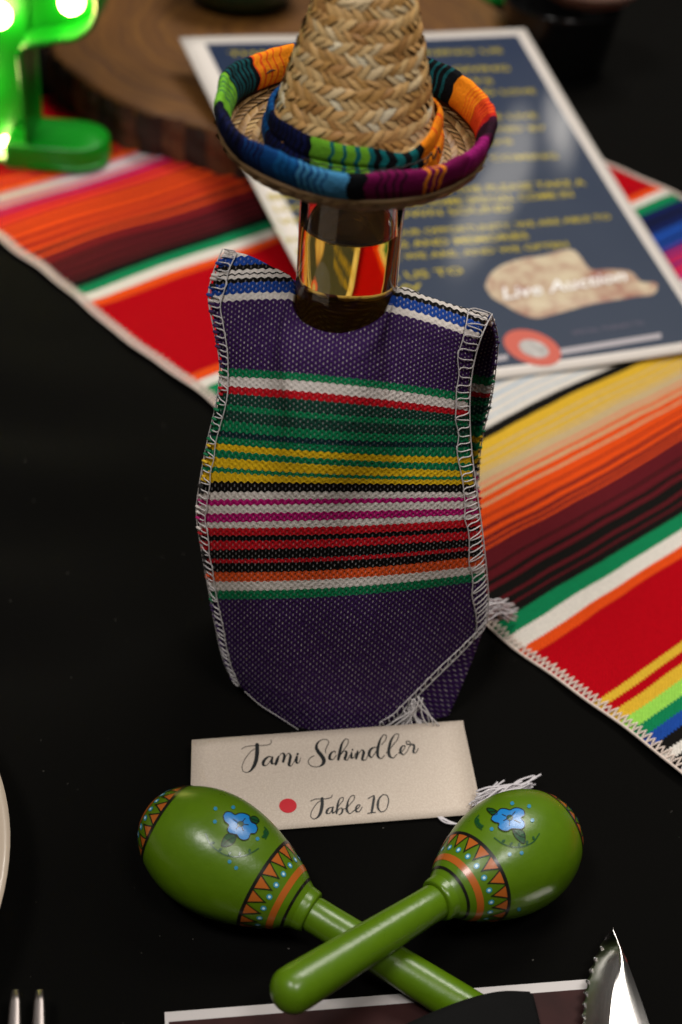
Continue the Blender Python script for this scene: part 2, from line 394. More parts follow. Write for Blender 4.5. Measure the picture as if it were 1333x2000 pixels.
def fline(body, px0, px1, hpx=20, mat=yellow, name='text_line', shear=0.0, bold=.012, lift=.024):
    (xa, ya), (xb, yb) = px0, px1
    ua, va = finv(xa, ya); ub, vb = finv(xb, yb); um, vm = finv(xa, ya - hpx)
    vs, fs = text_mesh(body, 1.0, shear, bold); mn, mx = vs.min(0), vs.max(0)
    q = (vs - mn) / np.maximum(mx - mn, 1e-6)
    hv = (vm - va) * .68
    uu = ua + q[:, 0] * (ub - ua); vv = va + q[:, 0] * (vb - va) + q[:, 1] * hv
    mb = MB(); mb.add(fly(uu, vv, np.full(len(uu), lift)), fs); return mb.build(name, mat, fpan, smooth=False)
for body, a, b, h_ in [
    ('THANK YOU FOR JOINING US', (450, 113), (985, 106), 18),
    ('FOR AN EVENING OF THE GIVING', (470, 145), (997, 138), 15),
    ('AND MANY MOMENTS', (520, 168), (965, 163), 14),
    ('PLEASE CALL ON US TO CRAFTS AND LOVE', (470, 190), (1048, 183), 15),
    ('THERE WILL BE GAMES FOR THE LIVE', (505, 236), (1052, 231), 15),
    ('AUCTION AND RAFFLES SUPPORTED BY', (500, 263), (1070, 255), 15),
    ('GUESTS AND FRIENDS', (510, 288), (1005, 281), 15),
    ('WE THANK EVERYONE FOR COMING', (515, 318), (1092, 310), 16),
    ('TONIGHT', (520, 345), (945, 338), 15),
    ('BEFORE YOU LEAVE TURN THE PLEASE TAKE A', (528, 392), (1146, 362), 19),
    ('LOOK AT EVERYTHING SOME SPECIAL COME IN', (540, 415), (1122, 385), 19),
    ('WITH YOUR OWN SOUND', (548, 440), (1003, 412), 19),
    ('FOR EACH AND YOUR OPPORTUNITY, WE ARE ABLE TO', (565, 478), (1196, 430), 20),
    ('MAKE DREAMS AND MEMORIES', (585, 500), (1035, 466), 20),
    ('OUR FAMILIES, WE ARE, AND WE OFTEN', (596, 524), (1113, 484), 20),
    ('HELPING US TO', (620, 565), (908, 535), 22),
    ('GROW', (640, 590), (830, 566), 20)]:
    fline(body, a, b, h_)
def fshape(name, pts, mat, off):
    mb = MB(); fpoly(mb, [finv(*p) for p in pts], off); return mb.build(name, mat, fpan, smooth=False)
mm = Mat('brush_stroke_ink'); u, v, uv, ob = mm.uv()
mm.out(mm.mix(mm.ramp(mm.noise(48, ob, 4, .6), [(.38, (0, 0, 0, 1)), (.62, (1, 1, 1, 1))])[0], srgb('8a4a38'), srgb('c0b092')), .45)
brush = [(948, 560), (955, 540), (975, 522), (1010, 508), (1060, 500), (1125, 492), (1136, 505), (1150, 524), (1200, 527), (1235, 533), (1250, 550), (1285, 556), (1282, 570),
         (1240, 580), (1150, 596), (1085, 614), (1045, 622), (1010, 610), (985, 595), (960, 580)]
fshape('brush_stroke', [tuple(p) for p in spline([q for q in brush] + [brush[0]], 70)[:-1]], mm.m, .022)
fline('Live Auction', (985, 588), (1228, 550), 34, printm('pale_ink', 'f2efec'), 'headline', shear=.3, lift=.09)
fshape('rule_line', [(1095, 682), (1291, 651), (1292, 661), (1095, 694)], printm('pale_grey_ink', 'a8a2a6'), .022)
fshape('rule_line', [(940, 700), (992, 693), (992, 703), (940, 711)], printm('pale_grey_ink2', 'a8a2a6'), .022)
fline('SPECIAL THANKS TO', (1120, 655), (1260, 634), 12, printm('mauve_ink', '5c5666'))
ring = [(1040 + 56 * math.cos(t) + 6 * math.sin(t), 680 + 34 * math.sin(t) + 10 * math.cos(t)) for t in np.arange(40) * 2 * PI / 40]
ring2 = [(1043 + 29 * math.cos(t) + 3 * math.sin(t), 682 + 17 * math.sin(t) + 5 * math.cos(t)) for t in np.arange(40) * 2 * PI / 40]
fshape('round_emblem', ring, printm('emblem_red_ink', 'c05a4a'), .026)
mm = Mat('emblem_centre_ink'); u, v, uv, ob = mm.uv(); mm.out(mm.mix(mm.noise(220, ob, 2), srgb('6b6866'), srgb('d5d0cb')), .3)
fshape('emblem_centre', ring2, mm.m, .032)

fn = unit(np.cross(BR - BL, TL - BL))
for gx, gy, pw, rr_ in ((1000, 316, .22, .03), (1085, 228, .16, .024), (1105, 264, .10, .02)):
    gu, gv = finv(gx, gy); f3 = lambda a_, b_: fly(np.array(a_), np.array(b_), np.array(0.))
    hp_ = f3(gu, gv); gn = unit(np.cross(f3(gu + .01, gv) - hp_, f3(gu, gv + .01) - hp_)); d = unit(ray(gx, gy)); rf = d - 2 * (d @ gn) * gn
    bulb_lamp('pendant_bulb', tuple((hp_ + rf * 170) * S), pw, rr_, (1.0, .93, .82))
# ------------------------------------------------------------------ cactus marquee lamp
lamp = empty('cactus_lamp', (-19.5, 27.5, 0), 'glowing green plastic cactus lamp with round white bulbs on the runner', 'lamp')
m = Mat('green_lamp_plastic'); m.out(srgb('068416'), .35)
m.b.inputs['Subsurface Weight'].default_value = .25; m.b.inputs['Subsurface Radius'].default_value = (.002, .012, .002)
green = m.m
pr = lambda x, y: ony(x, y, 26.0)
cx = -21.2
bx = pr(50, 200)[0]                        # right side of the body
half = bx - cx
arm_b = pr(68, 97); arm_r = pr(196, 20)
def outline():
    pts = []
    zb, za = .4, arm_b[2]
    pts += [(bx, zb), (bx, za - .45), (bx + .12, za - .15), (bx + .4, za)]
    R = 2.1; xr = arm_r[0]
    for t in np.linspace(-PI / 2, 0, 10): pts.append((xr - R + R * math.cos(t), za + .5 + R + R * math.sin(t) - .1))
    top = za + 9
    for t in np.linspace(0, PI, 10): pts.append((xr - 1.35 + 1.35 * math.cos(t), za + 5 + 1.35 * math.sin(t)))
    pts += [(xr - 2.7, za + 3.7), (bx + .3, za + 3.6), (bx, za + 4)]
    for t in np.linspace(0, PI, 14): pts.append((cx + half * math.cos(t), top + half * math.sin(t)))
    pts += [(cx - half, za + 2), (cx - half - 2.2, za + 2), (cx - half - 3.2, za + 3.2), (cx - half - 3.2, za + 5.5), (cx - half - 5, za + 5.5), (cx - half - 5, za + 1.5), (cx - half - 3.5, za - .4), (cx - half, za - .4), (cx - half, zb)]
    return pts
ol = outline(); n = len(ol)
def shell(mb, ol, y0, y1, yb, th):
    """side wall with thickness plus a recessed back plate"""
    P = np.array(ol); c = P.copy(); n = len(P)
    nxt = np.roll(P, -1, 0); prv = np.roll(P, 1, 0); T = nxt - prv; N = np.stack([T[:, 1], -T[:, 0]], 1); N /= np.maximum(np.linalg.norm(N, axis=1), 1e-9)[:, None]
    Q = P - N * th
    rings = [(P, y1), (P, y0 + .12), (P - N * th * .3, y0), (Q + N * th * .3, y0), (Q, y0 + .12), (Q, yb)]
    G = np.array([np.stack([r[:, 0], np.full(n, y), r[:, 1]], 1) for r, y in rings])
    mb.grid(G, close_v=True)
    bm = bmesh.new(); vs = [bm.verts.new((q[0], yb, q[1])) for q in Q]; bm.faces.new(vs); bmesh.ops.triangulate(bm, faces=bm.faces)
    bm.verts.index_update(); mb.add([v.co[:] for v in bm.verts], [tuple(v.index for v in f.verts) for f in bm.faces]); bm.free()
mb = MB(); shell(mb, ol, 25.9, 29.4, 28.0, .28); mb.build('cactus_shell', green, lamp, smooth=False)
# foot: a rounded shallow tray the body stands on
xe = onz(216, 300, .6)[0]
foot = []
for t in np.linspace(-PI / 2, PI / 2, 12): foot.append((xe - 1.85 + 1.85 * math.cos(t), 27.6 + 1.85 * math.sin(t)))
for t in np.linspace(PI / 2, 3 * PI / 2, 12): foot.append((bx - 1.2 + .2 * math.cos(t), 27.6 + 1.85 * math.sin(t)))
FP = np.array(foot); ctr = FP.mean(0)
mb = MB(); lv = [(1, .28), (1.0, 1.35), (.985, 1.5), (.93, 1.52), (.5, 1.5), (.0, 1.5)]
G = np.array([np.stack([ctr[0] + (FP[:, 0] - ctr[0]) * (1 if k > .9 else k) - (0 if k > .99 or k < .9 else np.sign(FP[:, 0] - ctr[0]) * .1), ctr[1] + (FP[:, 1] - ctr[1]) * k, np.full(len(FP), z)], 1) for k, z in lv])
mb.grid(G, close_v=True, flip=True); mb.build('foot', green, lamp, smooth=True)
mb = MB()
arc = [(x, y - .02, .62) for x, y in foot if y < 27.2 and x > ctr[0]]
mb.tube([(bx, 25.74, .42)] + [(x, y, .42) for x, y in foot[:5]], .16, 6); mb.build('foot_lip', green, lamp)
m = Mat('bulb_light'); m.out(srgb('fff3c8'), .4); m.b.inputs['Emission Color'].default_value = (1, .86, .36, 1); m.b.inputs['Emission Strength'].default_value = 24
bulbm = m.m
for px, py in [(140, 2), (-2, 30), (14, 290), (60, -140), (-60, 160), (-110, -60)]:
    p = ony(px, py, 27.3); mb = MB()
    mb.lathe([(0, -.62), (.35, -.55), (.55, -.3), (.62, 0), (.55, .35), (.45, .6)], 20, p, np.array([[1, 0, 0], [0, 0, 1], [0, -1, 0]]).T @ np.diag([1, 1, 1]))
    mb.build('bulb', bulbm, lamp)

# ------------------------------------------------------------------ things standing at the back
def lathe_thing(name, label, cat, c, parts):
    e = empty(name, c, label, cat)
    for pn, prof, mat, jit in parts:
        mb = MB(); mb.lathe(prof, 72, c, jitter=jit); mb.build(pn, mat, e)
    return e
dkgreen = Mat('dark_green_glaze'); dkgreen.out(srgb('0b3f1c'), .2); dkgreen = dkgreen.m  # dark glaze, greened further to carry the green reflection in its colour
c = onz(462, 40, SH); c[1] += 3.0
lathe_thing('round_vase', 'dark green glazed round vase standing on the wood slice', 'vase', (c[0], c[1], SH), [
    ('body', [(0, .05), (2.2, .05), (2.6, .2), (3.5, 1.2), (4.0, 2.6), (3.8, 4.0), (3.0, 5.0), (2.2, 5.5)], dkgreen, None),
    ('rim', [(2.15, 5.45), (2.4, 5.5), (2.5, 5.75), (2.35, 5.95), (2.1, 5.9), (2.0, 5.5)], dkgreen, None)])
blackg = Mat('black_glass'); blackg.out((.004, .004, .004, 1), .12); blackg = blackg.m
c = onz(1085, 175, 0); c[1] += 3.1
lathe_thing('black_tumbler', 'black glass tumbler on the dark tablecloth behind the flyer', 'tumbler', (c[0], c[1], 0), [
    ('cup', [(0, .02), (2.7, .02), (2.95, .15), (3.1, .6), (3.65, 4.3), (3.7, 4.5), (3.58, 4.55), (3.45, 4.3), (2.9, .7), (0, .5)], blackg, None),
    ('base_ring', [(2.85, .01), (3.06, .03), (3.12, .2), (3.06, .32)], blackg, None)])
beige = mottled('pale_terracotta', 'a88676', .45, 60, .12)
lathe_thing('small_dish', 'small pale terracotta dish resting on the black tumbler', 'dish', (c[0] + 1.3, c[1] - .4, 4.58), [
    ('bowl', [(0, 0), (1.6, 0), (1.75, .05), (2.5, .35), (3.3, 1.1), (3.5, 1.7), (3.35, 1.72), (3.1, 1.15), (2.3, .5), (0, .3)], beige, None),
    ('foot_ring', [(1.55, .01), (1.72, -.01), (1.78, .06)], beige, None)])
gr2 = plain('leaf_green_plastic', '129a35', .4)
c = onz(968, 12, SH * 0); c[1] += 1.5
lathe_thing('barrel_cactus', 'small ribbed green cactus ornament beyond the right end of the wood slice', 'ornament', (c[0], c[1], 0), [
    ('ribbed_body', [(1.2, .6), (1.7, .9), (2.1, 2.2), (2.1, 3.8), (1.6, 5.2), (.8, 5.9), (0, 6.0)], gr2, lambda a, z: 1 + .07 * np.cos(12 * a)),
    ('pot', [(0, .02), (1.3, .02), (1.45, .2), (1.6, .8), (1.35, .82), (0, .7)], gr2, None)])

# ------------------------------------------------------------------ bottle
BX, BY = -.35, -8.0
bottle = empty('glass_bottle', (BX, BY, 0), 'clear glass bottle of amber liquor wearing the poncho and straw hat', 'bottle')
m = Mat('clear_glass'); m.out((1, 1, 1, 1), .0); m.b.inputs['Transmission Weight'].default_value = 1; m.b.inputs['IOR'].default_value = 1.48
glassm = m.m
def liquor(name, ior, c_):
    m = Mat(name); m.out(c_, .0); m.b.inputs['Transmission Weight'].default_value = .95; m.b.inputs['IOR'].default_value = ior; return m.m
liqm = liquor('amber_liquor', 1.345 / 1.48, (1.0, .66, .13, 1)); liqtop = liquor('amber_liquor_surface', 1.345, (1.0, .86, .5, 1))
outer = [(0, .12), (1.3, .1), (1.6, .16), (1.72, .4), (1.75, 1), (1.75, 9.4), (1.74, 10.6), (1.70, 11.9), (1.62, 12.8), (1.5, 13.5), (1.42, 14.1), (1.40, 15.5), (1.39, 20.6), (1.3, 20.75)]
LZ = 16.62
inner = [(1.2, 20.7), (1.22, 20.4), (1.24, 18), (1.245, LZ + .05)]
mb = MB(); mb.lathe(outer + inner, 96, (BX, BY, 0)); mb.build('glass_body', glassm, bottle)
liq = [(0, .6), (1.2, .55), (1.45, .7), (1.56, 1.1), (1.56, 9.4), (1.55, 10.5), (1.52, 11.85), (1.44, 12.75), (1.33, 13.5), (1.26, 14.1), (1.25, 15.5), (1.245, LZ + .05)]
mb = MB(); mb.lathe(liq, 96, (BX, BY, 0)); lo_ = mb.build('liquor', liqm, bottle)
mb = MB(); mb.lathe([(1.245, LZ + .05), (1.2, LZ + .015), (1.12, LZ), (0, LZ)], 96, (BX, BY, 0)); mb.build('liquor_surface', liqtop, lo_, merge=False)
mb = MB(); mb.tube([(BX + 1.17 * math.cos(t), BY + 1.17 * math.sin(t), LZ + .03) for t in np.linspace(0, 2 * PI, 97)], .018, 6); mb.build('meniscus_glint', plain('pale_glint_ring', 'd8cbb0', .15), lo_)  # pale ring: bright reflection along the liquor edge, put in as colour
mb = MB(); mb.lathe([(0, 21.6), (1.3, 21.6), (1.42, 21.5), (1.46, 21.3), (1.46, 20.0), (1.41, 20.0)], 64, (BX, BY, 0)); mb.build('screw_cap', plain('gold_cap', '8a6a2a', .35, Metallic=.8), bottle)
mb = MB()
for k in range(9):
    a = -PI / 2 - .35 + random.uniform(-.09, .09); q = random.uniform(.02, .05)
    mb.lathe([(0, -q), (q * .7, -q * .7), (q, 0), (q * .7, q * .7), (0, q)], 8, (BX + 1.17 * math.cos(a), BY + 1.17 * math.sin(a), LZ + .02))
mb.build('surface_bubbles', glassm, bottle)['kind'] = 'stuff'

# ------------------------------------------------------------------ poncho
L3 = (426, 690, 887); L4 = (418, 690, 922)
c2 = lambda a, b, c: [(x, 440 + y / 2.15) for x, y in zip(L3, (a, b, c))]
c3 = lambda a, b, c: [(x, 900 + y / 2.083) for x, y in zip(L4, (a, b, c))]
wp = [(440, 589), (690, 596), (890, 647)]
up_ = lambda d: [(x, y - d) for x, y in wp]
PC = dict(pu='371d4e', wh='d6cdc6', bl='1a3f8f', bk='100e0d', gr='0d7448', rd='bb1420', dg='173f33', ye='dcb21c', mg='b0146a', nv='102f33', or_='dc5322')
rows = [(up_(300), 'pu', 1), (up_(100), 'wh', 0), (up_(86), 'bl', .5), (up_(70), 'bk', .5), (up_(60), 'wh', 0), (up_(53), 'bk', .2), (up_(50), 'wh', 0), (up_(43), 'bk', .5), (up_(35), 'bl', 1), (up_(15), 'wh', 0), (up_(0), 'pu', 1),
 (c2(595, 640, 695), 'gr', .45), (c2(635, 672, 732), 'wh', 0), (c2(672, 715, 768), 'rd', .2), (c2(705, 750, 795), 'dg', .75), (c2(745, 800, 820), 'gr', .4), (c2(772, 825, 842), 'dg', .6), (c2(812, 868, 880), 'gr', .4), (c2(860, 902, 908), 'nv', .4),
 (c2(886, 926, 930), 'gr', .4), (c2(915, 958, 973), 'ye', 0), (c2(940, 985, 996), 'gr', .4), (c2(975, 1012, 1030), 'ye', 0), (c2(1015, 1048, 1054), 'gr', .3), (c2(1033, 1062, 1068), 'ye', 0),
 (c3(85, 92, 96), 'bk', .7), (c3(126, 125, 128), 'wh', 0), (c3(157, 153, 147), 'mg', .15), (c3(182, 173, 163), 'wh', 0), (c3(215, 205, 194), 'mg', .5), (c3(250, 236, 218), 'wh', 0), (c3(272, 264, 236), 'rd', .25), (c3(303, 295, 268), 'bk', .4), (c3(325, 315, 285), 'rd', .5),
 (c3(362, 346, 318), 'bk', .7), (c3(400, 387, 348), 'rd', .5), (c3(415, 403, 363), 'bk', .7), (c3(452, 438, 390), 'or_', .5), (c3(490, 475, 430), 'wh', 0), (c3(526, 510, 460), 'gr', .4), (c3(562, 546, 492), 'pu', 1),
 ([(418, 1560), (690, 1560), (922, 1520)], 'pu', 1)]
RX = np.array([[p[0] for p in r[0]] for r in rows]); RY = np.array([[p[1] for p in r[0]] for r in rows])
RC = [np.polyfit(RX[i], RY[i], 2) for i in range(len(rows))]
RV = np.array([np.polyval(c, 690) for c in RC])
def vfab(px, py):
    x = min(max(px, 395), 960); ys = np.array([np.polyval(c, x) for c in RC]); ys = np.maximum.accumulate(ys + np.arange(len(ys)) * 1e-3)
    return float(np.interp(py, ys, RV)) / 62.0
m = Mat('poncho_weave'); u, v, uv, ob = m.uv()
bands = [(RV[i] / 62.0, srgb(PC[r[1]])[:3] + (float(r[2]),)) for i, r in enumerate(rows[:-1])]
cloth(m, u, v, ob, bands, RV[0] / 62, RV[-1] / 62, .205, .175, .022, .6, wav=.0, bstr=.75)
ponm = m.m
poncho = empty('poncho', (BX, BY - 1, 0), 'small purple and rainbow striped woven poncho draped over the glass bottle', 'poncho')
def coons(T, B, L, R, n, mrows):
    T, B, L, R = spline(T, n), spline(B, n), spline(L, mrows), spline(R, mrows)
    s = np.linspace(0, 1, n)[None, :, None]; t = np.linspace(0, 1, mrows)[:, None, None]
    return ((1-t)*T[None] + t*B[None] + (1-s)*L[:, None] + s*R[:, None]
            - (1-s)*(1-t)*T[0] - s*(1-t)*T[-1] - (1-s)*t*B[0] - s*t*B[-1])
def to_world(G):
    W = np.zeros_like(G)
    for i in range(G.shape[0]):
        for j in range(G.shape[1]): W[i, j] = ony(*G[i, j])
    return W
def normals(W):
    du = np.gradient(W, axis=1); dv = np.gradient(W, axis=0); N = np.cross(du, dv); N /= np.maximum(np.linalg.norm(N, axis=2), 1e-9)[..., None]
    if N[..., 1].mean() > 0: N = -N
    return N
Lb = [(440, 487, -7.4), (420, 540, -8.0), (412, 578, -8.3), (422, 640, -8.7), (434, 720, -9.0), (428, 780, -9.2), (410, 860, -9.3), (395, 940, -9.4), (388, 1000, -9.4), (397, 1070, -9.5), (411, 1150, -9.6), (426, 1230, -9.7), (440, 1290, -9.8), (458, 1332, -9.9)]
Bb = [(458, 1332, -9.9), (500, 1370, -10.45), (580, 1424, -11.1), (680, 1430, -11.2), (762, 1412, -10.9), (800, 1372, -10.6), (850, 1322, -10.2), (905, 1268, -9.6), (948, 1222, -9.0)]
Rb = [(957, 613, -7.5), (943, 640, -8.1), (926, 690, -8.5), (917, 740, -8.7), (914, 800, -8.9), (917, 870, -9.0), (928, 960, -9.2), (940, 1050, -9.3), (948, 1130, -9.2), (951, 1180, -9.1), (948, 1222, -9.0)]
Tb = [(440, 487, -7.4), (490, 500, -7.4), (530, 520, -7.5), (572, 545, -7.7), (569, 590, -8.9), (585, 622, -9.6), (620, 643, -9.9), (660, 651, -10.0), (705, 641, -9.95), (745, 618, -9.7), (768, 594, -9.1), (782, 562, -7.8), (830, 577, -7.6), (890, 596, -7.5), (957, 613, -7.5)]
G = coons(Tb, Bb, Lb, Rb, 130, 170)
_T = spline(Tb, 130); _s = np.linspace(0, 1, 130); _sm = -7.45 - 2.45 * (1 - np.abs(2 * _s - 1) ** 2.2)
_t = np.linspace(0, 1, 170)[:, None]
G[..., 2] += ((1 - _t) - (1 - _t) ** 5) * (_sm - _T[:, 2])[None]
s_, t_ = np.meshgrid(np.linspace(0, 1, 130), np.linspace(0, 1, 170))
edge = np.clip(4 * s_ * (1 - s_), 0, 1) * np.clip(4 * t_ * (1 - t_) * 1.3, 0, 1)
G[..., 2] += edge * (.11 * np.sin(9 * s_ + 4 * t_) + .07 * np.sin(17 * s_ - 7 * t_ + 1) + .07 * np.sin(13 * t_ + 3 * s_) + .05 * np.sin(26 * s_ + 9 * t_ + 2) + .22 * np.exp(-((s_ - .16) / .07) ** 2) * np.clip(1 - t_ * 2, 0, 1))
Wf = to_world(G); Nf = normals(Wf)
def pon_uv(G, W, dy=0):
    U = np.zeros(G.shape[:2] + (2,))
    for i in range(G.shape[0]):
        arc = np.r_[0, np.cumsum(np.linalg.norm(np.diff(W[i], axis=0), axis=1))]
        for j in range(G.shape[1]): U[i, j] = (W[i, j, 0] + 20, vfab(G[i, j, 0], G[i, j, 1] + dy))
    return U
def panel(name, G, W, dy=0, flip=False):
    mb = MB(); mb.grid(W, pon_uv(G, W, dy), flip=flip); return mb.build(name, ponm, poncho, solid=.13)
front_o = panel('front_panel', G, Wf, flip=True)
# back panel
Rk = [(957, 613, -7.5), (968, 650, -6.9), (966, 720, -6.5), (955, 790, -6.3), (941, 850, -6.2), (934, 910, -6.1), (938, 1000, -6.0), (930, 1150, -5.8)]
Lk = [(440, 487, -7.4), (452, 540, -6.7), (462, 640, -6.4), (458, 780, -6.2), (445, 920, -6.0), (450, 1150, -5.8)]
Tk = [(440, 487, -7.4), (490, 500, -7.35), (530, 520, -7.2), (572, 545, -6.9), (600, 556, -6.5), (640, 551, -6.3), (690, 549, -6.25), (740, 556, -6.4), (782, 562, -6.9), (830, 577, -7.3), (890, 596, -7.45), (957, 613, -7.5)]
Bk = [(450, 1150, -5.8), (600, 1190, -5.0), (750, 1180, -4.9), (930, 1150, -5.8)]
Gk = coons(Tk, Bk, Lk, Rk, 80, 100); Gk[..., 2] += np.clip(4 * np.linspace(0, 1, 80) * (1 - np.linspace(0, 1, 80)), 0, 1)[None] * np.clip(np.linspace(0, 1, 100) * 6, 0, 1)[:, None] * 1.2
Wk = to_world(Gk); back_o = panel('back_panel', Gk, Wk, 44); Nk = normals(Wk)
# folded front corner under the diagonal hem
Tf = [(948, 1224, -8.95), (905, 1270, -9.5), (850, 1324, -10.1), (800, 1374, -10.5), (764, 1414, -10.8)]
Bf = [(944, 1232, -8.85), (925, 1285, -9.2), (903, 1340, -9.7), (884, 1384, -10.0), (872, 1412, -10.15)]
G2 = coons(Tf, Bf, [Tf[0], Bf[0]], [Tf[-1], (820, 1416, -10.5), Bf[-1]], 40, 24); W2 = to_world(G2)
mb = MB(); UV2 = np.zeros(G2.shape[:2] + (2,))
for i in range(G2.shape[0]):
    for j in range(G2.shape[1]):
        x, z = W2[i, j, 0], W2[i, j, 2]; UV2[i, j] = (20 + .75 * x + .66 * z, 21.0 + .66 * x * .9 - .75 * z * .9)
UV2[..., 1] = 20.2 + (UV2[..., 1] - UV2[..., 1].min()) * .5
mb.grid(W2, UV2); mb.build('folded_corner', ponm, poncho, solid=.1)

def overlock(mb, W, N, side, inset, pitch, r=.03, lift=.06, t0=0.0, t1=1.0, jit=.25, chain=True, over=.0):
    """loops of white thread sewn over an edge of a grid; side 'L','R' or 'B'"""
    if side == 'R': P, Q, NN = W[:, -1], W[:, -2] - W[:, -1], N[:, -1]
    elif side == 'L': P, Q, NN = W[:, 0], W[:, 1] - W[:, 0], N[:, 0]
    else: P, Q, NN = W[-1], W[-2] - W[-1], N[-1]
    Q = Q / np.maximum(np.linalg.norm(Q, axis=1), 1e-9)[:, None]
    d = np.r_[0, np.cumsum(np.linalg.norm(np.diff(P, axis=0), axis=1))]; tot = d[-1]
    f = lambda x, A: np.array([np.interp(x, d, A[:, k]) for k in range(3)])
    x = tot * t0; inner = []; outer_ = []; path = []
    while x < tot * t1:
        w_ = inset * (1 + random.uniform(-jit, jit) * .5); p2 = pitch * random.uniform(.8, 1.2)
        pts = [(-over, 0, .2), (.3, .03, 1.1), (.9, .05, 1), (1.0, .14, .9), (1.0, .42, .9), (.9, .51, 1), (.3, .56, 1.1), (-over, .62, .3)] if random.random() < .7 else [(-over, 0, .2), (.3, .12, 1.1), (.9, .26, 1), (1.0, .32, .9), (.9, .38, 1), (.3, .5, 1.1), (-over, .62, .3)]
        for a, b, l in pts:
            y = x + b * p2; y = min(y, tot)
            path.append(f(y, P) + unit(f(y, Q)) * a * w_ + f(y, NN) * lift * l)
        inner.append(f(min(x + .42 * p2, tot), P) + unit(f(min(x + .42 * p2, tot), Q)) * w_ + f(min(x, tot), NN) * lift)
        outer_.append(f(min(x, tot), P) - unit(f(min(x, tot), Q)) * (over + .0) + f(min(x, tot), NN) * lift * .3)
        x += p2
    q = spline3(path, len(path) * 2) if len(path) > 3 else np.array(path)
    mb.tube(q, r, 5)
    if chain and len(inner) > 3:
        mb.tube(spline3(inner, len(inner) * 3), r * .9, 5); mb.tube(spline3(outer_, len(outer_) * 3), r, 5)
pthread = mottled('poncho_white_thread', 'c9c3c2', .8, 900, .2)
for W, N, side, ins, pit, nm, t0, t1 in ((Wf, Nf, 'R', .55, .46, 'side_stitching', 0, 1), (Wf, Nf, 'L', .36, .44, 'side_stitching', 0, 1), (Wf, Nf, 'B', .30, .44, 'hem_stitching', .52, 1), (Wk, Nk, 'R', .36, .42, 'back_stitching', 0, .6)):
    mb = MB(); overlock(mb, W, N, side, ins, pit, r=.02, t0=t0, t1=t1, over=.07); mb.build(nm, pthread, back_o if 'back' in nm else front_o)
# fuzzy weft loop ends that stick out past the left and right edges
mb = {}
def weft_ends(W, side, G_, dy):
    P = W[:, 0] if side == 'L' else W[:, -1]; Q = (W[:, 1] - W[:, 0]) if side == 'L' else (W[:, -2] - W[:, -1])
    for i in range(2, len(P) - 1):
        v_ = vfab(G_[i, 0 if side == 'L' else -1, 0], G_[i, 0 if side == 'L' else -1, 1] + dy) * 62
        k = max(0, int(np.searchsorted(RV, v_)) - 1); key = rows[min(k, len(rows) - 1)][1]
        if i % 2: continue
        b = mb.setdefault(key, MB()); q = unit(Q[i]); a = P[i] + np.array([random.uniform(-.02, .02), random.uniform(-.08, 0.02), random.uniform(-.03, .03)])
        o_ = random.uniform(.01, .09)
        b.tube([a + q * .1, a, a - q * o_, a - q * o_ * 1.1 + np.array([0, .05, -.03])], [.04, .05, .045, .03], 6)
weft_ends(Wf, 'L', G, 0); weft_ends(Wk, 'R', Gk, 44)
wm = {}
for k, b in mb.items():
    wm[k] = mottled('weft_' + k, PC[k], .9, 900, .2); o = b.build('weft_loop_ends', wm[k], poncho); o['kind'] = 'stuff'

def strands(mb, base, tip, n, spread_b, spread_t, r, sag=.0, wave=.08, zmin=.06, tipvar=.3):
    base, tip = np.array(base, float), np.array(tip, float); d = tip - base
    for k in range(n):
        a = base + rng.normal(0, 1, 3) * spread_b; b = tip + rng.normal(0, 1, 3) * spread_t + d * rng.uniform(-tipvar, .05)
        ctl = [a + (b - a) * q + (rng.normal(0, wave, 3) if 0 < q < 1 else 0) + np.array([0, 0, sag * math.sin(PI * q)]) for q in (0, .25, .5, .75, 1)]
        for c_ in ctl: c_[2] = max(c_[2], zmin)
        mb.tube(spline3(ctl, 14), r, 5)
tassel = mottled('tassel_yarn', 'c4bfc2', .85, 900, .18)
mb = MB(); strands(mb, onz(935, 1572, .5), onz(1046, 1524, .5), 30, np.array([.12, .22, .12]), np.array([.14, .2, .12]), .034, .1, .05)
strands(mb, onz(930, 1572, .3), onz(990, 1540, .2), 10, np.array([.1, .2, .08]), np.array([.1, .25, .05]), .03, .0, .05)
mb.build('tassel', tassel, poncho)
mb = MB()
for k in range(4):
    pts = [onz(x + random.uniform(-6, 6), y + random.uniform(-3, 3), .08) for x, y in ((850, 1588), (870, 1603), (905, 1611), (935, 1603), (955, 1580))]
    mb.tube(spline3(pts, 24), .028, 5)
mb.build('loose_thread', tassel, poncho)
mb = MB(); strands(mb, ony(940, 1196, -8.6), onz(1004, 1188, .6), 34, np.array([.1, .2, .16]), np.array([.12, .25, .2]), .036, .1, .05); mb.build('tassel', tassel, poncho)
mb = MB()
for k in range(26):
    x0 = random.uniform(785, 822); y0 = 1425 - (x0 - 755) * .95 + random.uniform(-6, 6)
    x1 = random.uniform(752, 866); x1 = x0 + (x1 - x0) * .8; pts = []
    for q in np.linspace(0, 1, 5):
        px = x0 + (x1 - x0) * q ** 1.4 + 8 * math.sin(q * 3 + k); py = y0 + (1418 - y0) * q
        pts.append(ony(px, py, -10.55 - .35 * q - .25 + .15 * (k % 3)))
    mb.tube(spline3(pts, 12), .024, 5)
mb.build('hem_fringe', pthread, poncho)
mb = MB(); mb.tube(spline3([ony(478, 1350, -10.3), ony(510, 1378, -10.75), ony(545, 1400, -11.05), ony(590, 1430, -11.25)], 20), .009, 5); mb.build('loose_thread', pthread, poncho)

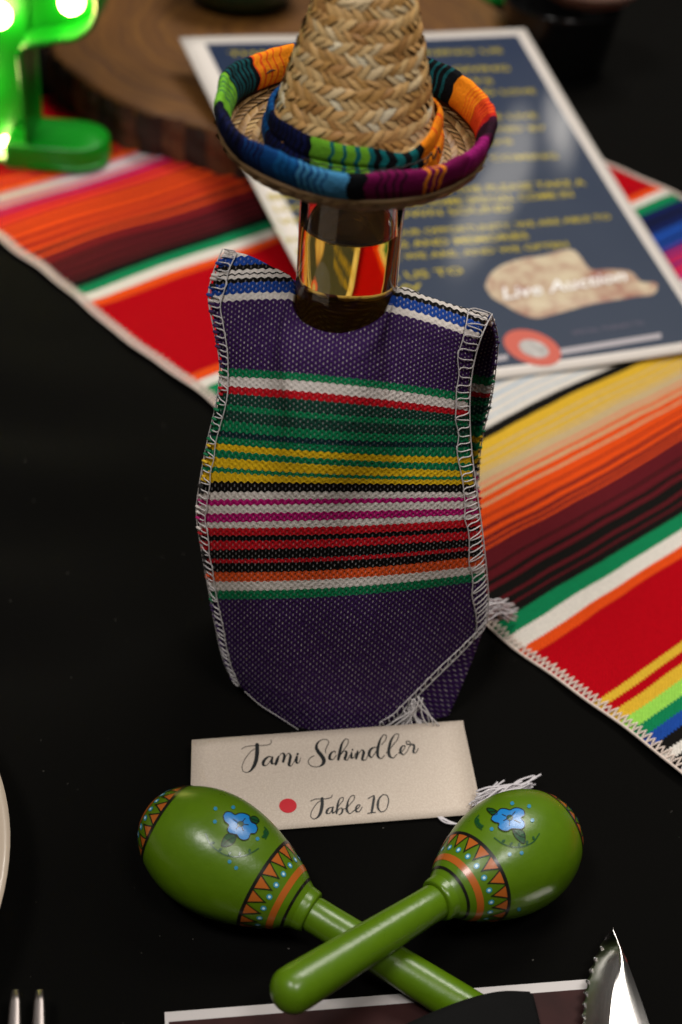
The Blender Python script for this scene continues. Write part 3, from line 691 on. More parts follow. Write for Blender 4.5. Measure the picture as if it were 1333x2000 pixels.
# ------------------------------------------------------------------ sombrero
hat = empty('straw_sombrero', (BX - .05, BY, 19.0), 'miniature straw sombrero with rainbow cloth rim on top of the bottle', 'sombrero')
HC = np.array([BX - .13, BY, 19.0])
def rotx(a): c_, s_ = math.cos(a), math.sin(a); return np.array([[1, 0, 0], [0, c_, -s_], [0, s_, c_]])
def roty(a): c_, s_ = math.cos(a), math.sin(a); return np.array([[c_, 0, s_], [0, 1, 0], [-s_, 0, c_]])
HA = rotx(math.radians(3.5)) @ roty(math.radians(1.5)) @ np.diag([.945, .945, 1.0])
strawcols = ['d6a667', 'deb272', 'c69654', 'e2bd82', 'e6cb9c', 'b7854a', 'dbaf70', 'f0e2c0']
strawm = Mat('straw_strip'); u, v, uv, ob = strawm.uv()
oi = strawm.n('ShaderNodeObjectInfo')
mp = strawm.n('ShaderNodeMapping'); mp.inputs['Scale'].default_value = (60, 1400, 60); strawm.t.links.new(ob, mp.inputs[0])
fib = strawm.noise(1.0, mp.outputs[0], 3)
cc = strawm.mix(strawm.math('MULTIPLY', fib, .55), oi.outputs['Color'], strawm.mix(1.0, oi.outputs['Color'], (.45, .40, .33, 1), 'MULTIPLY'))
strawm.out(cc, .5); strawm.bump(fib, .35, .0003); strawm = strawm.m
m = Mat('straw_weave_mass'); u, v, uv, ob = m.uv(); ge = m.n('ShaderNodeNewGeometry')
sc_, _ = m.ramp(ge.outputs['Random Per Island'], [(i / 8, srgb(c_)) for i, c_ in enumerate(['8f6c40', '9c7747', '836035', 'a68250', 'b3925f', '79582f', '97723f', 'a9875a'])], 'CONSTANT')
fb = m.noise(700, ob, 3); m.out(m.mix(m.math('MULTIPLY', fb, .45), sc_, srgb('5f4525')), .5); m.bump(fb, .3, .0003); strawmass = m.m
strawbase = mottled('straw_underlay', '6b4f2c', .7, 500, .3)
def cone_r(z):      # crown radius by height above the brim
    return np.interp(z, [0, .3, .9, 2.1, 3.65, 4.3, 4.75, 5.0], [2.42, 2.29, 2.07, 1.75, 1.29, 1.05, .64, .15])
zz = np.r_[np.linspace(0, 4.3, 60), np.linspace(4.35, 5.0, 14)]
mb = MB(); mb.lathe([(cone_r(z) - .08, z) for z in zz] + [(0, 5.02)], 96, HC, HA); mb.build('crown_underlay', strawbase, hat)
# one woven straw strip: a little domed lozenge with bent ends
def strip_mesh(k):
    """x along the row, y up the row, z outward; k even leans right, odd leans left"""
    nu, nv = 7, 6; P = np.zeros((nu, nv, 3)); q = np.random.default_rng(k); sg = 1 if k % 2 == 0 else -1
    for i in range(nu):
        a = -1 + 2 * i / (nu - 1)                      # up the strip
        for j in range(nv):
            b = -1 + 2 * j / (nv - 1)
            wid = .5 * (1 - .10 * a * a)
            P[i, j] = (b * wid + sg * a * .46 + .03 * q.uniform(-1, 1), a * .5 * (1 - .05 * b * b), .62 * (1 - .55 * a * a) + .42 * b * sg - .25 * max(0, abs(b) - .6) * 2)
    return P
NS = 8
SP = [strip_mesh(k) for k in range(NS)]
stripdata = []
for k in range(NS):
    mb = MB(); mb.grid(SP[k], flip=True); o = mb.build('strip_source', strawm, None, solid=0); o.data.name = 'straw_strip'; stripdata.append(o.data); bpy.data.objects.remove(o)
def frame_at(a, z, tilt, lean_r, L, Wd, hgt, rfun, zoff=0):
    r = rfun(z); dr = (rfun(z + .05) - rfun(z - .05)) / .1
    rad = np.array([math.cos(a), math.sin(a), 0]); tan = np.array([-math.sin(a), math.cos(a), 0]); up = unit(rad * dr + np.array([0, 0, 1]))
    nn = unit(np.cross(tan, up)); ax = tan * math.cos(tilt) + up * math.sin(tilt); ay = np.cross(nn, ax)
    ax2 = unit(ax + nn * lean_r)
    return rad * r + np.array([0, 0, z]), ax2 * L, ay * Wd, nn * hgt
placed = []
PIT = .50; z = .12; row = 0
while z < 4.75:
    for half_ in (0, 1):
        zc = z + (.125 if half_ == 0 else .375); r = float(cone_r(zc)); n_ = max(8, int(2 * PI * r / .27))
        for k in range(n_):
            a = (k + .5 * half_) * 2 * PI / n_ + random.uniform(-.02, .02) + row * .11
            zs = zc + PIT * ((a % (2 * PI)) / (2 * PI)) + random.uniform(-.012, .012)
            placed.append((a, zs, random.uniform(-.22, .22), random.uniform(-.07, .07), random.uniform(.27, .38), random.uniform(.27, .37), random.uniform(.05, .1), (.05 if half_ == 0 else .03), half_ + 2 * random.randrange(NS // 2)))
    z += PIT; row += 1
cand = []
for p in placed:
    o_, ax, ay, az = frame_at(p[0], min(p[1], 4.9), p[2], p[3], p[4], p[5], p[6], lambda q: float(cone_r(q)) + p[7] - .03)
    M3 = HA @ np.stack([ax, ay, az], 1); ow = HA @ o_ + HC
    nz = unit(HA @ az); toc = unit(CAM - ow); px, py = proj(ow)
    cand.append((nz @ toc if py > -15 else -1, M3, ow, p[8]))
cand.sort(key=lambda q: -q[0])
hl = world_loc(hat)
for i, (vis, M3, ow, kk) in enumerate(cand):
    if i < 285 and vis > 0:
        o = bpy.data.objects.new('straw_strip', stripdata[kk]); COL.objects.link(o); o.parent = hat
        M4 = Matrix.Identity(4)
        for r_ in range(3):
            for c_ in range(3): M4[r_][c_] = M3[r_][c_]
            M4[r_][3] = ow[r_] * S - hl[r_]
        o.matrix_local = M4
        hs = math.sin(ow[0] * 2.1 + ow[2] * 5.3) + math.sin(ow[0] * 5.0 - ow[2] * 3.1 + 1) + random.uniform(-1.1, 1.1); cl = srgb(strawcols[5 if hs < -1.6 else 2 if hs < -.8 else 0 if hs < -.1 else 1 if hs < .5 else 3 if hs < 1.2 else 4 if hs < 1.9 else 7]); f_ = random.uniform(.9, 1.08); o.color = tuple(x * f_ for x in cl[:3]) + (1,)
rest = MB()
for i, (vis, M3, ow, kk) in enumerate(cand):
    if not (i < 285 and vis > 0): rest.grid((SP[kk].reshape(-1, 3) @ M3.T).reshape(7, 6, 3) + ow)
# brim strips
def brim_z(r): return np.interp(r, [2.2, 2.6, 3.1, 3.5, 3.68], [-.14, -.12, -.06, .10, .30])
for ri, r in enumerate(np.arange(2.45, 3.5, .2)):
    n_ = int(2 * PI * r / .29)
    for k in range(n_):
        a = (k + .5 * (ri % 2)) * 2 * PI / n_ + random.uniform(-.02, .02); rad = np.array([math.cos(a), math.sin(a), 0]); tan = np.array([-math.sin(a), math.cos(a), 0])
        M3 = HA @ np.stack([tan * .34, rad * .25, np.array([0, 0, .05])], 1); ow = HA @ (rad * r + np.array([0, 0, brim_z(r) + .0])) + HC
        rest.grid((SP[ri % 2 + 2 * (k % 4)].reshape(-1, 3) @ M3.T).reshape(7, 6, 3) + ow)
# underside plait of the brim edge
for k in range(64):
    for sgn in (0, 1):
        a = (k + .5 * sgn) * 2 * PI / 64; rad = np.array([math.cos(a), math.sin(a), 0]); tan = np.array([-math.sin(a), math.cos(a), 0]); up = unit(rad * .75 + np.array([0, 0, 1.0]))
        nn = unit(np.cross(tan, up)); ax = unit(tan * .85 + up * (.45 if sgn else -.3)); ay = np.cross(nn, ax); r = 3.52 + .1 * sgn
        M3 = HA @ np.stack([ax * .3, ay * .22, nn * .06], 1); ow = HA @ (rad * r + np.array([0, 0, brim_z(r) - .05])) + HC
        rest.grid((SP[k % NS].reshape(-1, 3) @ M3.T).reshape(7, 6, 3) + ow)
tag(rest.build('straw_weave', strawmass, hat), kind='stuff')
mb = MB(); prof = [(2.2, -.12), (2.6, -.10), (3.1, -.06), (3.5, .10), (3.68, .32), (3.64, .36), (3.45, .06), (3.1, -.14), (2.6, -.21), (1.6, -.2)]
mb.lathe(spline(prof, 50).tolist(), 120, HC, HA); mb.build('brim', strawbase, hat)
# cloth rim and hat band: woven stripes run round by angle
HCc = dict(lime='6cab2c', teal='0f6264', bk='0d0f12', org='f08a18', or2='e2511b', rd='c5261d', bl='0c3c72', nv='10163f', dn='0b0d20', lb='4488b4', mb='14558c', mar='3c0e28', mg='94196a', mg2='700f48', te2='12484c')
def hat_cloth(name, seq_, wob, vsc):
    m = Mat(name); u, v, uv, ob = m.uv(); deg = m.math('MULTIPLY', u, 360.0)
    wv = m.math('MULTIPLY', m.math('SINE', m.math('MULTIPLY', v, vsc)), wob)
    deg = m.math('ADD', deg, m.math('ADD', wv, m.math('MULTIPLY', m.math('SUBTRACT', m.noise(260, ob, 2), .5), wob * 3.2)))
    col, al = m.stripes(deg, 0, 360, [(a, srgb(HCc[b])) for a, b in seq_])
    fz = m.noise(1300, ob, 2); var = m.math('ADD', .8, m.math('MULTIPLY', fz, .4)); m.out(m.mix(1.0, col, m.vec(var, var, var), 'MULTIPLY'), .8)
    m.b.inputs['Specular IOR Level'].default_value = .08
    tw = m.math('SINE', m.math('ADD', m.math('MULTIPLY', u, 2200.0), m.math('MULTIPLY', v, 160.0)))
    m.bump(m.math('ADD', m.math('MULTIPLY', fz, .6), m.math('ADD', m.math('MULTIPLY', tw, .15), m.math('MULTIPLY', m.noise(140, ob, 3), 2.6))), .6, .0008); return m.m
def lines(a, b, ca, cb, n, duty=.45):
    w_ = (b - a) / n; o_ = []
    for i in range(n): o_ += [(a + i * w_, ca), (a + i * w_ + w_ * (1 - duty * random.uniform(.6, 1.2)), cb)]
    return o_
seq_r = ([(0, 'rd')] + lines(3, 16, 'or2', 'rd', 5) + lines(16, 27, 'org', 'or2', 4, .3) + [(27, 'org')] + [(38, 'bk')] + lines(42, 62, 'bk', 'te2', 5) + [(62, 'nv'), (80, 'mb'), (95, 'bl'), (104, 'nv'), (106, 'bl'), (122, 'org')] + lines(126, 146, 'org', 'or2', 5, .3)
         + [(146, 'bk')] + lines(149, 168, 'te2', 'bk', 6, .55) + lines(168, 182, 'lime', 'te2', 4, .3) + [(182, 'lime'), (190, 'dn')] + lines(196, 222, 'dn', 'nv', 7) + lines(222, 234, 'nv', 'bl', 5) + [(234, 'bl')] + lines(240, 250, 'mb', 'bl', 3, .35) + lines(250, 261, 'lb', 'bl', 4, .4) + [(261, 'lb'), (270, 'bk'), (277, 'mg2')]
         + lines(279, 292, 'mg2', 'bk', 4, .35) + [(292, 'mg2')] + lines(299, 309, 'mg2', 'org', 3, .4) + [(309, 'mg2')] + lines(323, 345, 'mg', 'mg2', 6, .35) + [(345, 'mar')] + lines(348, 358, 'bk', 'mar', 5))
rimm = hat_cloth('rim_cloth', sorted(seq_r), .7, 26)
seq_b = [(0, 'org')] + lines(5, 40, 'org', 'or2', 6, .25) + [(40, 'bk'), (90, 'nv'), (130, 'bl')] + lines(140, 196, 'bl', 'mb', 8, .3) + lines(196, 240, 'dn', 'nv', 9) + [(240, 'dn'), (244, 'lime')] + [(256, 'teal'), (258.5, 'lime'), (264.5, 'teal'), (267, 'lime'), (273, 'teal'), (276, 'lime'), (282, 'teal'), (286, 'bk'), (290, 'teal'), (294, 'bk'), (300, 'teal'), (306, 'bk'), (312, 'teal'), (318, 'bk'), (324, 'org'), (340, 'or2'), (342, 'org')] + lines(346, 358, 'org', 'or2', 3, .3)
bandm = hat_cloth('band_cloth', sorted(seq_b), .9, 20)
n_ = 200; aa = np.arange(n_ + 1) * 2 * PI / n_
mb = MB(); nr = 22; P = np.zeros((nr + 1, n_ + 1, 3)); UV = np.zeros((nr + 1, n_ + 1, 2))
for i in range(nr + 1):
    t = i * 2 * PI / nr
    ex, ez = .20 * math.cos(t), .46 * math.sin(t)
    ez2 = ez * math.cos(.32) - ex * math.sin(.32); ex2 = ez * math.sin(.32) + ex * math.cos(.32)
    wob = .03 * np.sin(7 * aa + 1) + .02 * np.sin(13 * aa + 2) + .016 * np.sin(29 * aa + 3 * math.sin(t) + 2 * np.sin(3 * aa)) + .012 * np.sin(47 * aa - 2 * math.cos(t) + np.sin(5 * aa))
    pinch = .05 * math.exp(-((t - 2.6) / .12) ** 2)            # seam crease along the inside
    R = 3.55 + ex2 + wob * (.5 + .5 * math.sin(t)) + pinch; z = .66 + ez2 + .035 * np.sin(5 * aa) + .03 * np.sin(9 * aa + 1)
    P[i] = np.stack([R * np.cos(aa), R * np.sin(aa), z], 1) @ HA.T + HC; UV[i] = np.stack([aa / (2 * PI), np.full(n_ + 1, i / nr)], 1)
mb.grid(P, UV, flip=True); rim_o = mb.build('cloth_rim', rimm, hat)
mb = MB(); bp = [(2.28, 1.02), (2.33, 1.06), (2.40, 1.0), (2.46, .78), (2.46, .60), (2.43, .53), (2.50, .46), (2.56, .2), (2.55, -.02), (2.45, -.1)]
bp = spline(bp, 34); P = np.zeros((len(bp), n_ + 1, 3)); UV = np.zeros((len(bp), n_ + 1, 2))
for i, (r, z) in enumerate(bp):
    k = i / (len(bp) - 1); R = r - .10 + .03 * np.sin(6 * aa + 3 * k) + .02 * np.sin(11 * aa); zz_ = z * .95 + .05 * np.sin(3 * aa + 1) * (1 - k) - .22 * (1 - k) * np.exp(-((aa - 5.45) / .35) ** 2)
    P[i] = np.stack([R * np.cos(aa), R * np.sin(aa), zz_ * np.ones_like(aa)], 1) @ HA.T + HC; UV[i] = np.stack([aa / (2 * PI), np.full(n_ + 1, k)], 1)
mb.grid(P, UV, flip=True); band_o = mb.build('hat_band', bandm, hat)
# black sewing thread: on the band and inside the rim
bthread = plain('black_thread', '0c0b0b', .7)
mb = MB()
for a0, a1, r_, z_, amp in ((4.2, 5.75, 2.46, .52, .02), (5.6, 5.95, 2.5, .5, .12), (.05, .75, 3.33, .5, .02), (2.1, 2.5, 3.33, .62, .02)):
    pts = [HA @ np.array([(r_ + .02) * math.cos(a), (r_ + .02) * math.sin(a), z_ + amp * math.sin(a * 40)]) + HC for a in np.linspace(a0, a1, 60)]
    mb = MB(); mb.tube(pts, .022, 5); mb.build('sewing_thread', bthread, band_o if r_ < 3 else rim_o)
p0 = ony(500, 330, -9.6)
mb = MB(); mb.lathe([(0, -.12), (.07, -.1), (.1, 0), (.08, .08), (.03, .2), (0, .22)], 10, p0 + np.array([0, 0, .02])); mb.build('straw_knot', plain('straw_knot_straw', '7d5c33', .6), hat)

# ------------------------------------------------------------------ place card
card = empty('place_card', (0.6, -13, 0), 'cream folded place card with black script name in front of the poncho', 'place card')
kBL, kBR = onz(371, 1634, .10), onz(932, 1590, .10)
kTL, kTR = onz(375, 1445, .62), onz(905, 1407, .62)
kn = unit(np.cross(kBR - kBL, kTL - kBL))
m = Mat('cream_card'); u, v, uv, ob = m.uv()
sp_ = m.noise(2600, ob, 2); m.out(m.mix(m.ramp(sp_, [(.42, (0, 0, 0, 1)), (.62, (1, 1, 1, 1))])[0], srgb('bdae9f'), srgb('cabdae')), .7); m.bump(sp_, .1, .0002); cardm = m.m
def quad(mb, a, b, c, d, n=12, bow=0.0):
    U, Vv = np.meshgrid(np.linspace(0, 1, n), np.linspace(0, 1, n), indexing='ij')
    P = ((1-U)*(1-Vv))[..., None]*a + (U*(1-Vv))[..., None]*b + (U*Vv)[..., None]*c + ((1-U)*Vv)[..., None]*d
    P = P + kn * (bow * np.sin(PI * U) * np.sin(PI * Vv))[..., None]; mb.grid(P, np.stack([U, Vv], 2), flip=True)
mb = MB(); quad(mb, kBL, kBR, kTR, kTL); flap = mb.build('front_flap', cardm, card, solid=.035)
off = np.array([.12, .55, 0]); dn = lambda p, z: np.array([p[0], p[1], z])
mb = MB(); quad(mb, dn(kBL, .035) + off, dn(kBR, .035) + off, kTR - kn * .04, kTL - kn * .04); mb.build('back_flap', cardm, card, solid=.03)
ink = plain('black_ink', '070c0e', .5); redink = plain('red_ink', 'c00a20', .5)
def on_card(px, py, lift):
    d = ray(px, py); t = ((kBL - CAM) @ kn) / (d @ kn); return CAM + d * t + kn * lift
def stroke(mb, pts, off_, scl, lift=.012, wsc=1.36):
    q = spline(pts, max(14, len(pts) * 9)) if len(pts) > 1 else np.array(pts)
    xy = np.array([(off_[0] + p[0] / scl, off_[1] + p[1] / scl) for p in q]); wd = np.maximum(q[:, 2] if q.shape[1] > 2 else 4, 6.0) / scl * .5 * wsc
    # nib widens across the direction of travel
    T = np.gradient(xy, axis=0); T /= np.maximum(np.linalg.norm(T, axis=1), 1e-9)[:, None]; N = np.stack([-T[:, 1], T[:, 0]], 1)
    A = xy + N * wd[:, None]; B = xy - N * wd[:, None]
    P = np.array([[on_card(*a, lift), on_card(*b, lift)] for a, b in zip(A, B)]); mb.grid(P)
    for e_ in (0, -1):
        ring_ = [on_card(xy[e_, 0] + wd[e_] * math.cos(t), xy[e_, 1] + wd[e_] * math.sin(t), lift + .001) for t in np.arange(10) * 2 * PI / 10]
        mb.add(ring_, [tuple(range(10))])
def blob(mb, c_, r_, off_, scl, lift=.012, ry=None):
    ry = ry or r_
    mb.add([on_card(off_[0] + (c_[0] + r_ * math.cos(t)) / scl, off_[1] + (c_[1] + ry * math.sin(t)) / scl, lift) for t in np.arange(40) * 2 * PI / 40], [tuple(range(40))])
oA, sA, oB, sB, oC, sC_ = (450, 1410), 6.665, (590, 1410), 5.332, (530, 1530), 5.127
LA = [[(148,357,4),(190,330,4),(250,316,5),(340,312,6),(430,308,6),(500,298,5),(535,270,4),(533,235,3)],
 [(350,300,38),(352,350,38),(348,430,38),(332,520,36),(300,590,30),(255,645,14),(205,660,5),(165,640,4),(155,600,4),(175,520,4),(225,440,4),(290,370,4),(330,350,3)],
 [(548,460,8),(505,455,12),(455,490,24),(430,530,28),(432,565,20),(465,570,8),(510,525,6),(548,470,8)], [(552,460,14),(540,510,26),(545,545,20),(570,545,6),(605,480,4)],
 [(628,452,14),(612,500,28),(592,555,24)], [(592,555,5),(630,470,5),(670,415,8),(695,412,16),(705,440,24),(690,520,24)], [(690,520,5),(725,450,5),(765,412,10),(782,435,20),(775,510,26),(768,565,22),(785,578,8),(820,540,5),(850,480,4)],
 [(868,455,22),(860,500,26),(868,538,16),(890,535,6),(918,470,4)]]
LB = [[(248,328,4),(245,300,4),(262,255,4),(280,215,4),(265,190,4),(230,183,5),(185,200,8),(155,240,18),(152,275,24),(170,310,28),(205,355,30),(228,395,30),(222,435,24),(190,462,10),(140,470,5),(90,455,4),(68,425,4),(75,390,4),(105,365,4),(128,355,3)],
 [(350,322,8),(345,308,8),(320,315,10),(292,350,20),(290,385,20),(315,395,8),(360,350,4)],
 [(385,370,4),(430,300,4),(480,225,4),(483,190,4),(460,178,5),(430,205,10),(405,270,20),(390,340,22),(380,392,20)], [(382,385,4),(415,330,5),(445,305,8),(462,312,16),(460,350,20),(450,390,18),(465,402,6),(500,350,4)],
 [(518,322,12),(515,350,18),(518,378,14),(535,375,4),(560,330,3)], [(580,308,12),(575,345,20),(565,380,18)], [(568,378,4),(600,320,5),(630,295,10),(642,310,18),(635,360,20),(630,395,16),(655,400,5),(690,350,4)],
 [(775,268,6),(745,270,10),(710,300,20),(700,345,20),(720,372,10),(760,330,4),(785,290,4)], [(830,240,4),(875,180,4),(880,145,4),(855,137,5),(825,170,10),(800,240,20),(788,310,22),(795,365,18),(825,385,6),(860,350,4)],
 [(880,325,4),(960,230,4),(1003,165,4),(1005,130,4),(980,128,5),(945,165,12),(915,240,20),(905,310,22),(915,360,20),(945,378,6),(990,340,4)],
 [(1005,330,4),(1065,285,5),(1075,255,6),(1055,250,8),(1030,280,16),(1028,320,18),(1055,342,6),(1095,310,4),(1115,270,4)],
 [(1112,275,4),(1128,245,4),(1128,215,4),(1108,203,5),(1085,210,6),(1092,232,8),(1130,236,8),(1165,242,14),(1168,280,18),(1162,318,14),(1180,325,5),(1212,280,3)]]
LC = [[(395,180,3),(440,160,4),(520,158,4),(580,150,4),(608,135,3),(612,118,3)], [(510,155,22),(512,200,24),(503,260,24),(485,315,20),(455,348,10),(425,358,4),(400,340,3),(400,300,3),(430,240,3),(480,185,3),(500,175,3)],
 [(618,240,6),(590,245,8),(560,275,16),(555,300,14),(575,305,6),(610,270,4)], [(622,240,10),(612,275,16),(618,298,12),(640,285,4),(660,255,3)],
 [(650,270,3),(690,210,3),(722,165,3),(720,143,4),(695,150,6),(670,200,14),(660,260,16),(655,300,14)], [(658,295,4),(680,260,4),(705,250,8),(715,275,14),(700,305,10),(678,318,4)], [(715,262,4),(745,255,3)],
 [(745,260,3),(800,200,3),(832,155,3),(832,125,4),(812,125,4),(780,160,8),(762,220,16),(760,275,18),(785,303,6),(830,275,3)], [(830,275,3),(885,235,4),(890,218,5),(870,220,8),(850,250,14),(855,285,12),(880,285,4),(912,240,3)],
 [(970,155,3),(1005,135,4),(1030,125,8),(1030,140,14),(1022,200,18),(1012,260,18),(1005,295,14)], [(965,304,3),(1000,296,4),(1045,293,3)],
 [(1120,115,5),(1085,150,12),(1068,210,18),(1075,260,14),(1100,287,6),(1140,275,5),(1170,215,8),(1175,160,8),(1155,120,6),(1120,115,5)]]
def write(name, sets, dots, off_, scl):
    mb = MB()
    for i, s_l in enumerate(sets): stroke(mb, s_l, off_, scl, .012 + .0008 * i)
    for x, y, r_ in dots: blob(mb, (x, y), r_, off_, scl)
    mb.build(name, ink, flap, smooth=False)
write('first_name_lettering', LA, [(878, 420, 16)], oA, sA); write('last_name_lettering', LB, [(527, 292, 10)], oB, sB); write('table_number_lettering', LC, [], oC, sC_)
mb = MB(); blob(mb, (168, 226), 88, oC, sC_, ry=72); mb.build('red_dot', redink, flap, smooth=False)

# ------------------------------------------------------------------ maracas
m = Mat('maraca_green_lacquer'); u, v, uv, ob = m.uv()
gn_ = m.noise(220, ob, 4); m.out(m.mix(gn_, srgb('476605'), srgb('527208')), m.math('ADD', .20, m.math('MULTIPLY', m.noise(90, ob, 4), .2)))
m.bump(m.math('ADD', m.noise(500, ob, 3), m.math('MULTIPLY', m.noise(60, ob, 2), 2.0)), .13, .0005); lac = m.m
def paint(name, hexc, r=.3): 
    mm = Mat(name); mm.out(srgb(hexc), r); mm.b.inputs['Coat Weight'].default_value = .3; mm.b.inputs['Coat Roughness'].default_value = .18; return mm.m
P_or, P_bk, P_bl, P_lb, P_dg, P_wh, P_gn = paint('paint_orange', 'a5561a'), paint('paint_black', '12100c'), paint('paint_blue', '0f74b8'), paint('paint_mid_blue', '2f86a8'), paint('paint_leaf_green', '0c4420'), paint('paint_white', 'b9d6e0'), paint('paint_mark_blue', '2a7ea0')
EGG = np.array([(0, 0), (.42, .05), (.86, .25), (1.22, .58), (1.52, 1.05), (1.72, 1.6), (1.80, 2.15), (1.78, 2.7), (1.66, 3.3), (1.45, 3.9), (1.19, 4.45), (.93, 4.9), (.74, 5.15), (.62, 5.35)])
EGGP = spline(EGG, 90)
def maraca(name, label, tip, end, crop_off, crop_s, art, hlen, hr0, hr1, ls=1.0, rs=1.0):
    EL = 5.35 * ls; eg = EGGP * np.array([rs, ls]); er = lambda l: np.interp(l, eg[:, 1], eg[:, 0])
    tip, end = np.array(tip, float), np.array(end, float); ax = unit(end - tip)
    base = empty(name, (tip + ax * 2.2) * np.array([1, 1, 0]), label, 'maraca', 'crossed green maracas')
    up = unit(np.array([0, 0, 1]) - ax * ax[2]); sd = np.cross(up, ax); A = np.stack([sd, up, ax], 1)   # columns: local x,y,z
    mb = MB(); mb.lathe(eg.tolist(), 72, tip, A); shell_ = mb.build('head', lac, base)
    bvh = BVHTree.FromPolygons([V(p) for p in mb.v], mb.f)
    col_ = [(.64, EL - .10), (.625, EL + .02), (.615, EL + .12), (.585, EL + .19), (.50, EL + .22)]
    mb = MB(); mb.lathe(spline(col_, 16).tolist(), 48, tip, A); mb.build('collar', lac, base)
    l0, l1 = EL + .2, EL + hlen
    hp = [(hr0 * .96, l0), (hr0, l0 + .1), (hr0, l0 + .6), ((hr0 + hr1) / 2, (l0 + l1) / 2), (hr1, l1 - hr1 * 1.2)] + [(hr1 * math.cos(t), l1 - hr1 * .9 + hr1 * .9 * math.sin(t)) for t in np.linspace(.2, PI / 2, 8)]
    mb = MB(); mb.lathe(hp, 48, tip, A); mb.build('handle', lac, base)
    def sp_pt(phi, l, lift):
        l = min(max(l, .0), EL); r_ = float(er(l)); dr = float(er(min(l + .05, EL)) - er(max(l - .05, 0))) / .1
        n_l = unit([math.cos(phi), math.sin(phi), -dr]); p = np.array([r_ * math.cos(phi), r_ * math.sin(phi), l]) + n_l * lift; return tip + A @ p
    def ringband(mb, la, lb, lift, n=96):
        k = max(2, int((lb - la) / .06) + 1)
        mb.grid(np.array([[sp_pt(2 * PI * i / n, la + (lb - la) * j / k, lift) for j in range(k + 1)] for i in range(n + 1)]))
    def patch(mb, pl, lift):     # triangle in (phi, l), subdivided
        (a, b, c_) = [np.array(p) for p in pl]; n = 4; idx = {}; vs = []; fs = []
        for i in range(n + 1):
            for j in range(n + 1 - i):
                q = a + (b - a) * i / n + (c_ - a) * j / n; idx[i, j] = len(vs); vs.append(sp_pt(q[0], q[1], lift))
        for i in range(n):
            for j in range(n - i):
                fs.append((idx[i, j], idx[i + 1, j], idx[i, j + 1]))
                if i + j < n - 1: fs.append((idx[i + 1, j], idx[i + 1, j + 1], idx[i, j + 1]))
        mb.add(vs, fs)
    def disc(mb, phi, l, r_, lift):
        rr_ = float(er(l)); vs = [sp_pt(phi, l, lift)] + [sp_pt(phi + r_ * math.cos(t) / rr_, l + r_ * math.sin(t), lift) for t in np.arange(14) * 2 * PI / 14]
        mb.add(vs, [(0, i + 1, (i + 1) % 14 + 1) for i in range(14)])
    NT = 19
    def one(fn_, name_, mat_, *a_):
        b_ = MB(); fn_(b_, *a_); return b_.build(name_, mat_, shell_)
    for (lb, la, dl, lo_) in ((4.00 * ls, 4.46 * ls, 4.47 * ls, 4.68 * ls), (.72, .36, .31, .10)):
        sgn = 1 if la > lb else -1
        one(ringband, 'painted_ring', P_bk, lb - .045, lb + .045, .016)
        zig = MB()
        for k in range(NT):
            p0_, p1_, pm = 2 * PI * k / NT, 2 * PI * (k + 1) / NT, 2 * PI * (k + .5) / NT
            one(patch, 'painted_triangle', P_or, [(p0_ + .02, lb + sgn * .03), (p1_ - .02, lb + sgn * .03), (pm, la - sgn * .06)], .010)
            one(disc, 'painted_dot', P_lb, p0_, dl + .02 * sgn,   .075, .012); one(disc, 'dot_centre', P_wh, p0_, dl + .02 * sgn, .038, .018)
        rowsP = []
        for q in np.linspace(0, NT, NT * 12 + 1):
            f_ = 1 - abs(2 * (q % 1) - 1); ph = 2 * PI * q / NT; l = lb + (la - lb) * f_; wl = .075
            rowsP.append([sp_pt(ph, l - wl * .5, .018), sp_pt(ph, l + wl * .5, .018)])
        zig.grid(np.array(rowsP)); zig.build('painted_zigzag', P_bk, shell_)
        one(ringband, 'painted_ring', P_or, lo_ if sgn > 0 else lo_ - .03, (lo_ + .17) if sgn > 0 else lo_ + .09, .010)
    one(ringband, 'painted_ring', P_bk, 5.02 * ls, 5.09 * ls, .012)
    # flower print, laid on the curved head
    def hit(px, py, lift):
        d = ray(px, py); loc, nn, i_, _ = bvh.ray_cast(V(CAM), V(unit(d)))
        if loc is None: return None
        n2 = np.array(nn); 
        if n2 @ d > 0: n2 = -n2
        return np.array(loc) + n2 * lift
    cpx = lambda p: (crop_off[0] + p[0] / crop_s, crop_off[1] + p[1] / crop_s)
    def area_(name_, pts, mat, lift, c0=None):
        q = spline(list(pts) + [pts[0]], 60)[:-1]; c_ = np.array(c0 if c0 else q.mean(0)); rings = []
        for k in np.linspace(.02, 1, 6):
            rg = [hit(*cpx(c_ + (p - c_) * k), lift) for p in q]
            if any(x is None for x in rg): return
            rings.append(rg)
        mb = MB(); mb.grid(np.array(rings), close_v=True); return mb.build(name_, mat, shell_)
    def line_(mb, pts, wpx, lift):
        q = spline(pts, max(8, len(pts) * 6)); T = np.gradient(q, axis=0); T /= np.maximum(np.linalg.norm(T, axis=1), 1e-9)[:, None]; N = np.stack([-T[:, 1], T[:, 0]], 1) * wpx / 2
        P_ = []
        for a, b in zip(q + N, q - N):
            h1, h2 = hit(*cpx(a), lift), hit(*cpx(b), lift)
            if h1 is None or h2 is None: continue
            P_.append([h1, h2])
        if len(P_) > 1: mb.grid(np.array(P_))
    k = crop_s / 2.9
    area_('flower', art['flower'], P_bl, .022, art['c'])
    lw = MB(); line_(lw, art['flower'] + [art['flower'][0]], 5 * k, .030)
    for e_ in art['rays']: line_(lw, [tuple(np.array(art['c']) + (np.array(e_) - np.array(art['c'])) * .42), e_], 4.5 * k, .030)
    cc_ = np.array(art['c']); rc = 17 * k
    line_(lw, [tuple(cc_ + rc * np.array([math.cos(t), .85 * math.sin(t)])) for t in np.linspace(0, 2 * PI, 14)], 4.5 * k, .031)
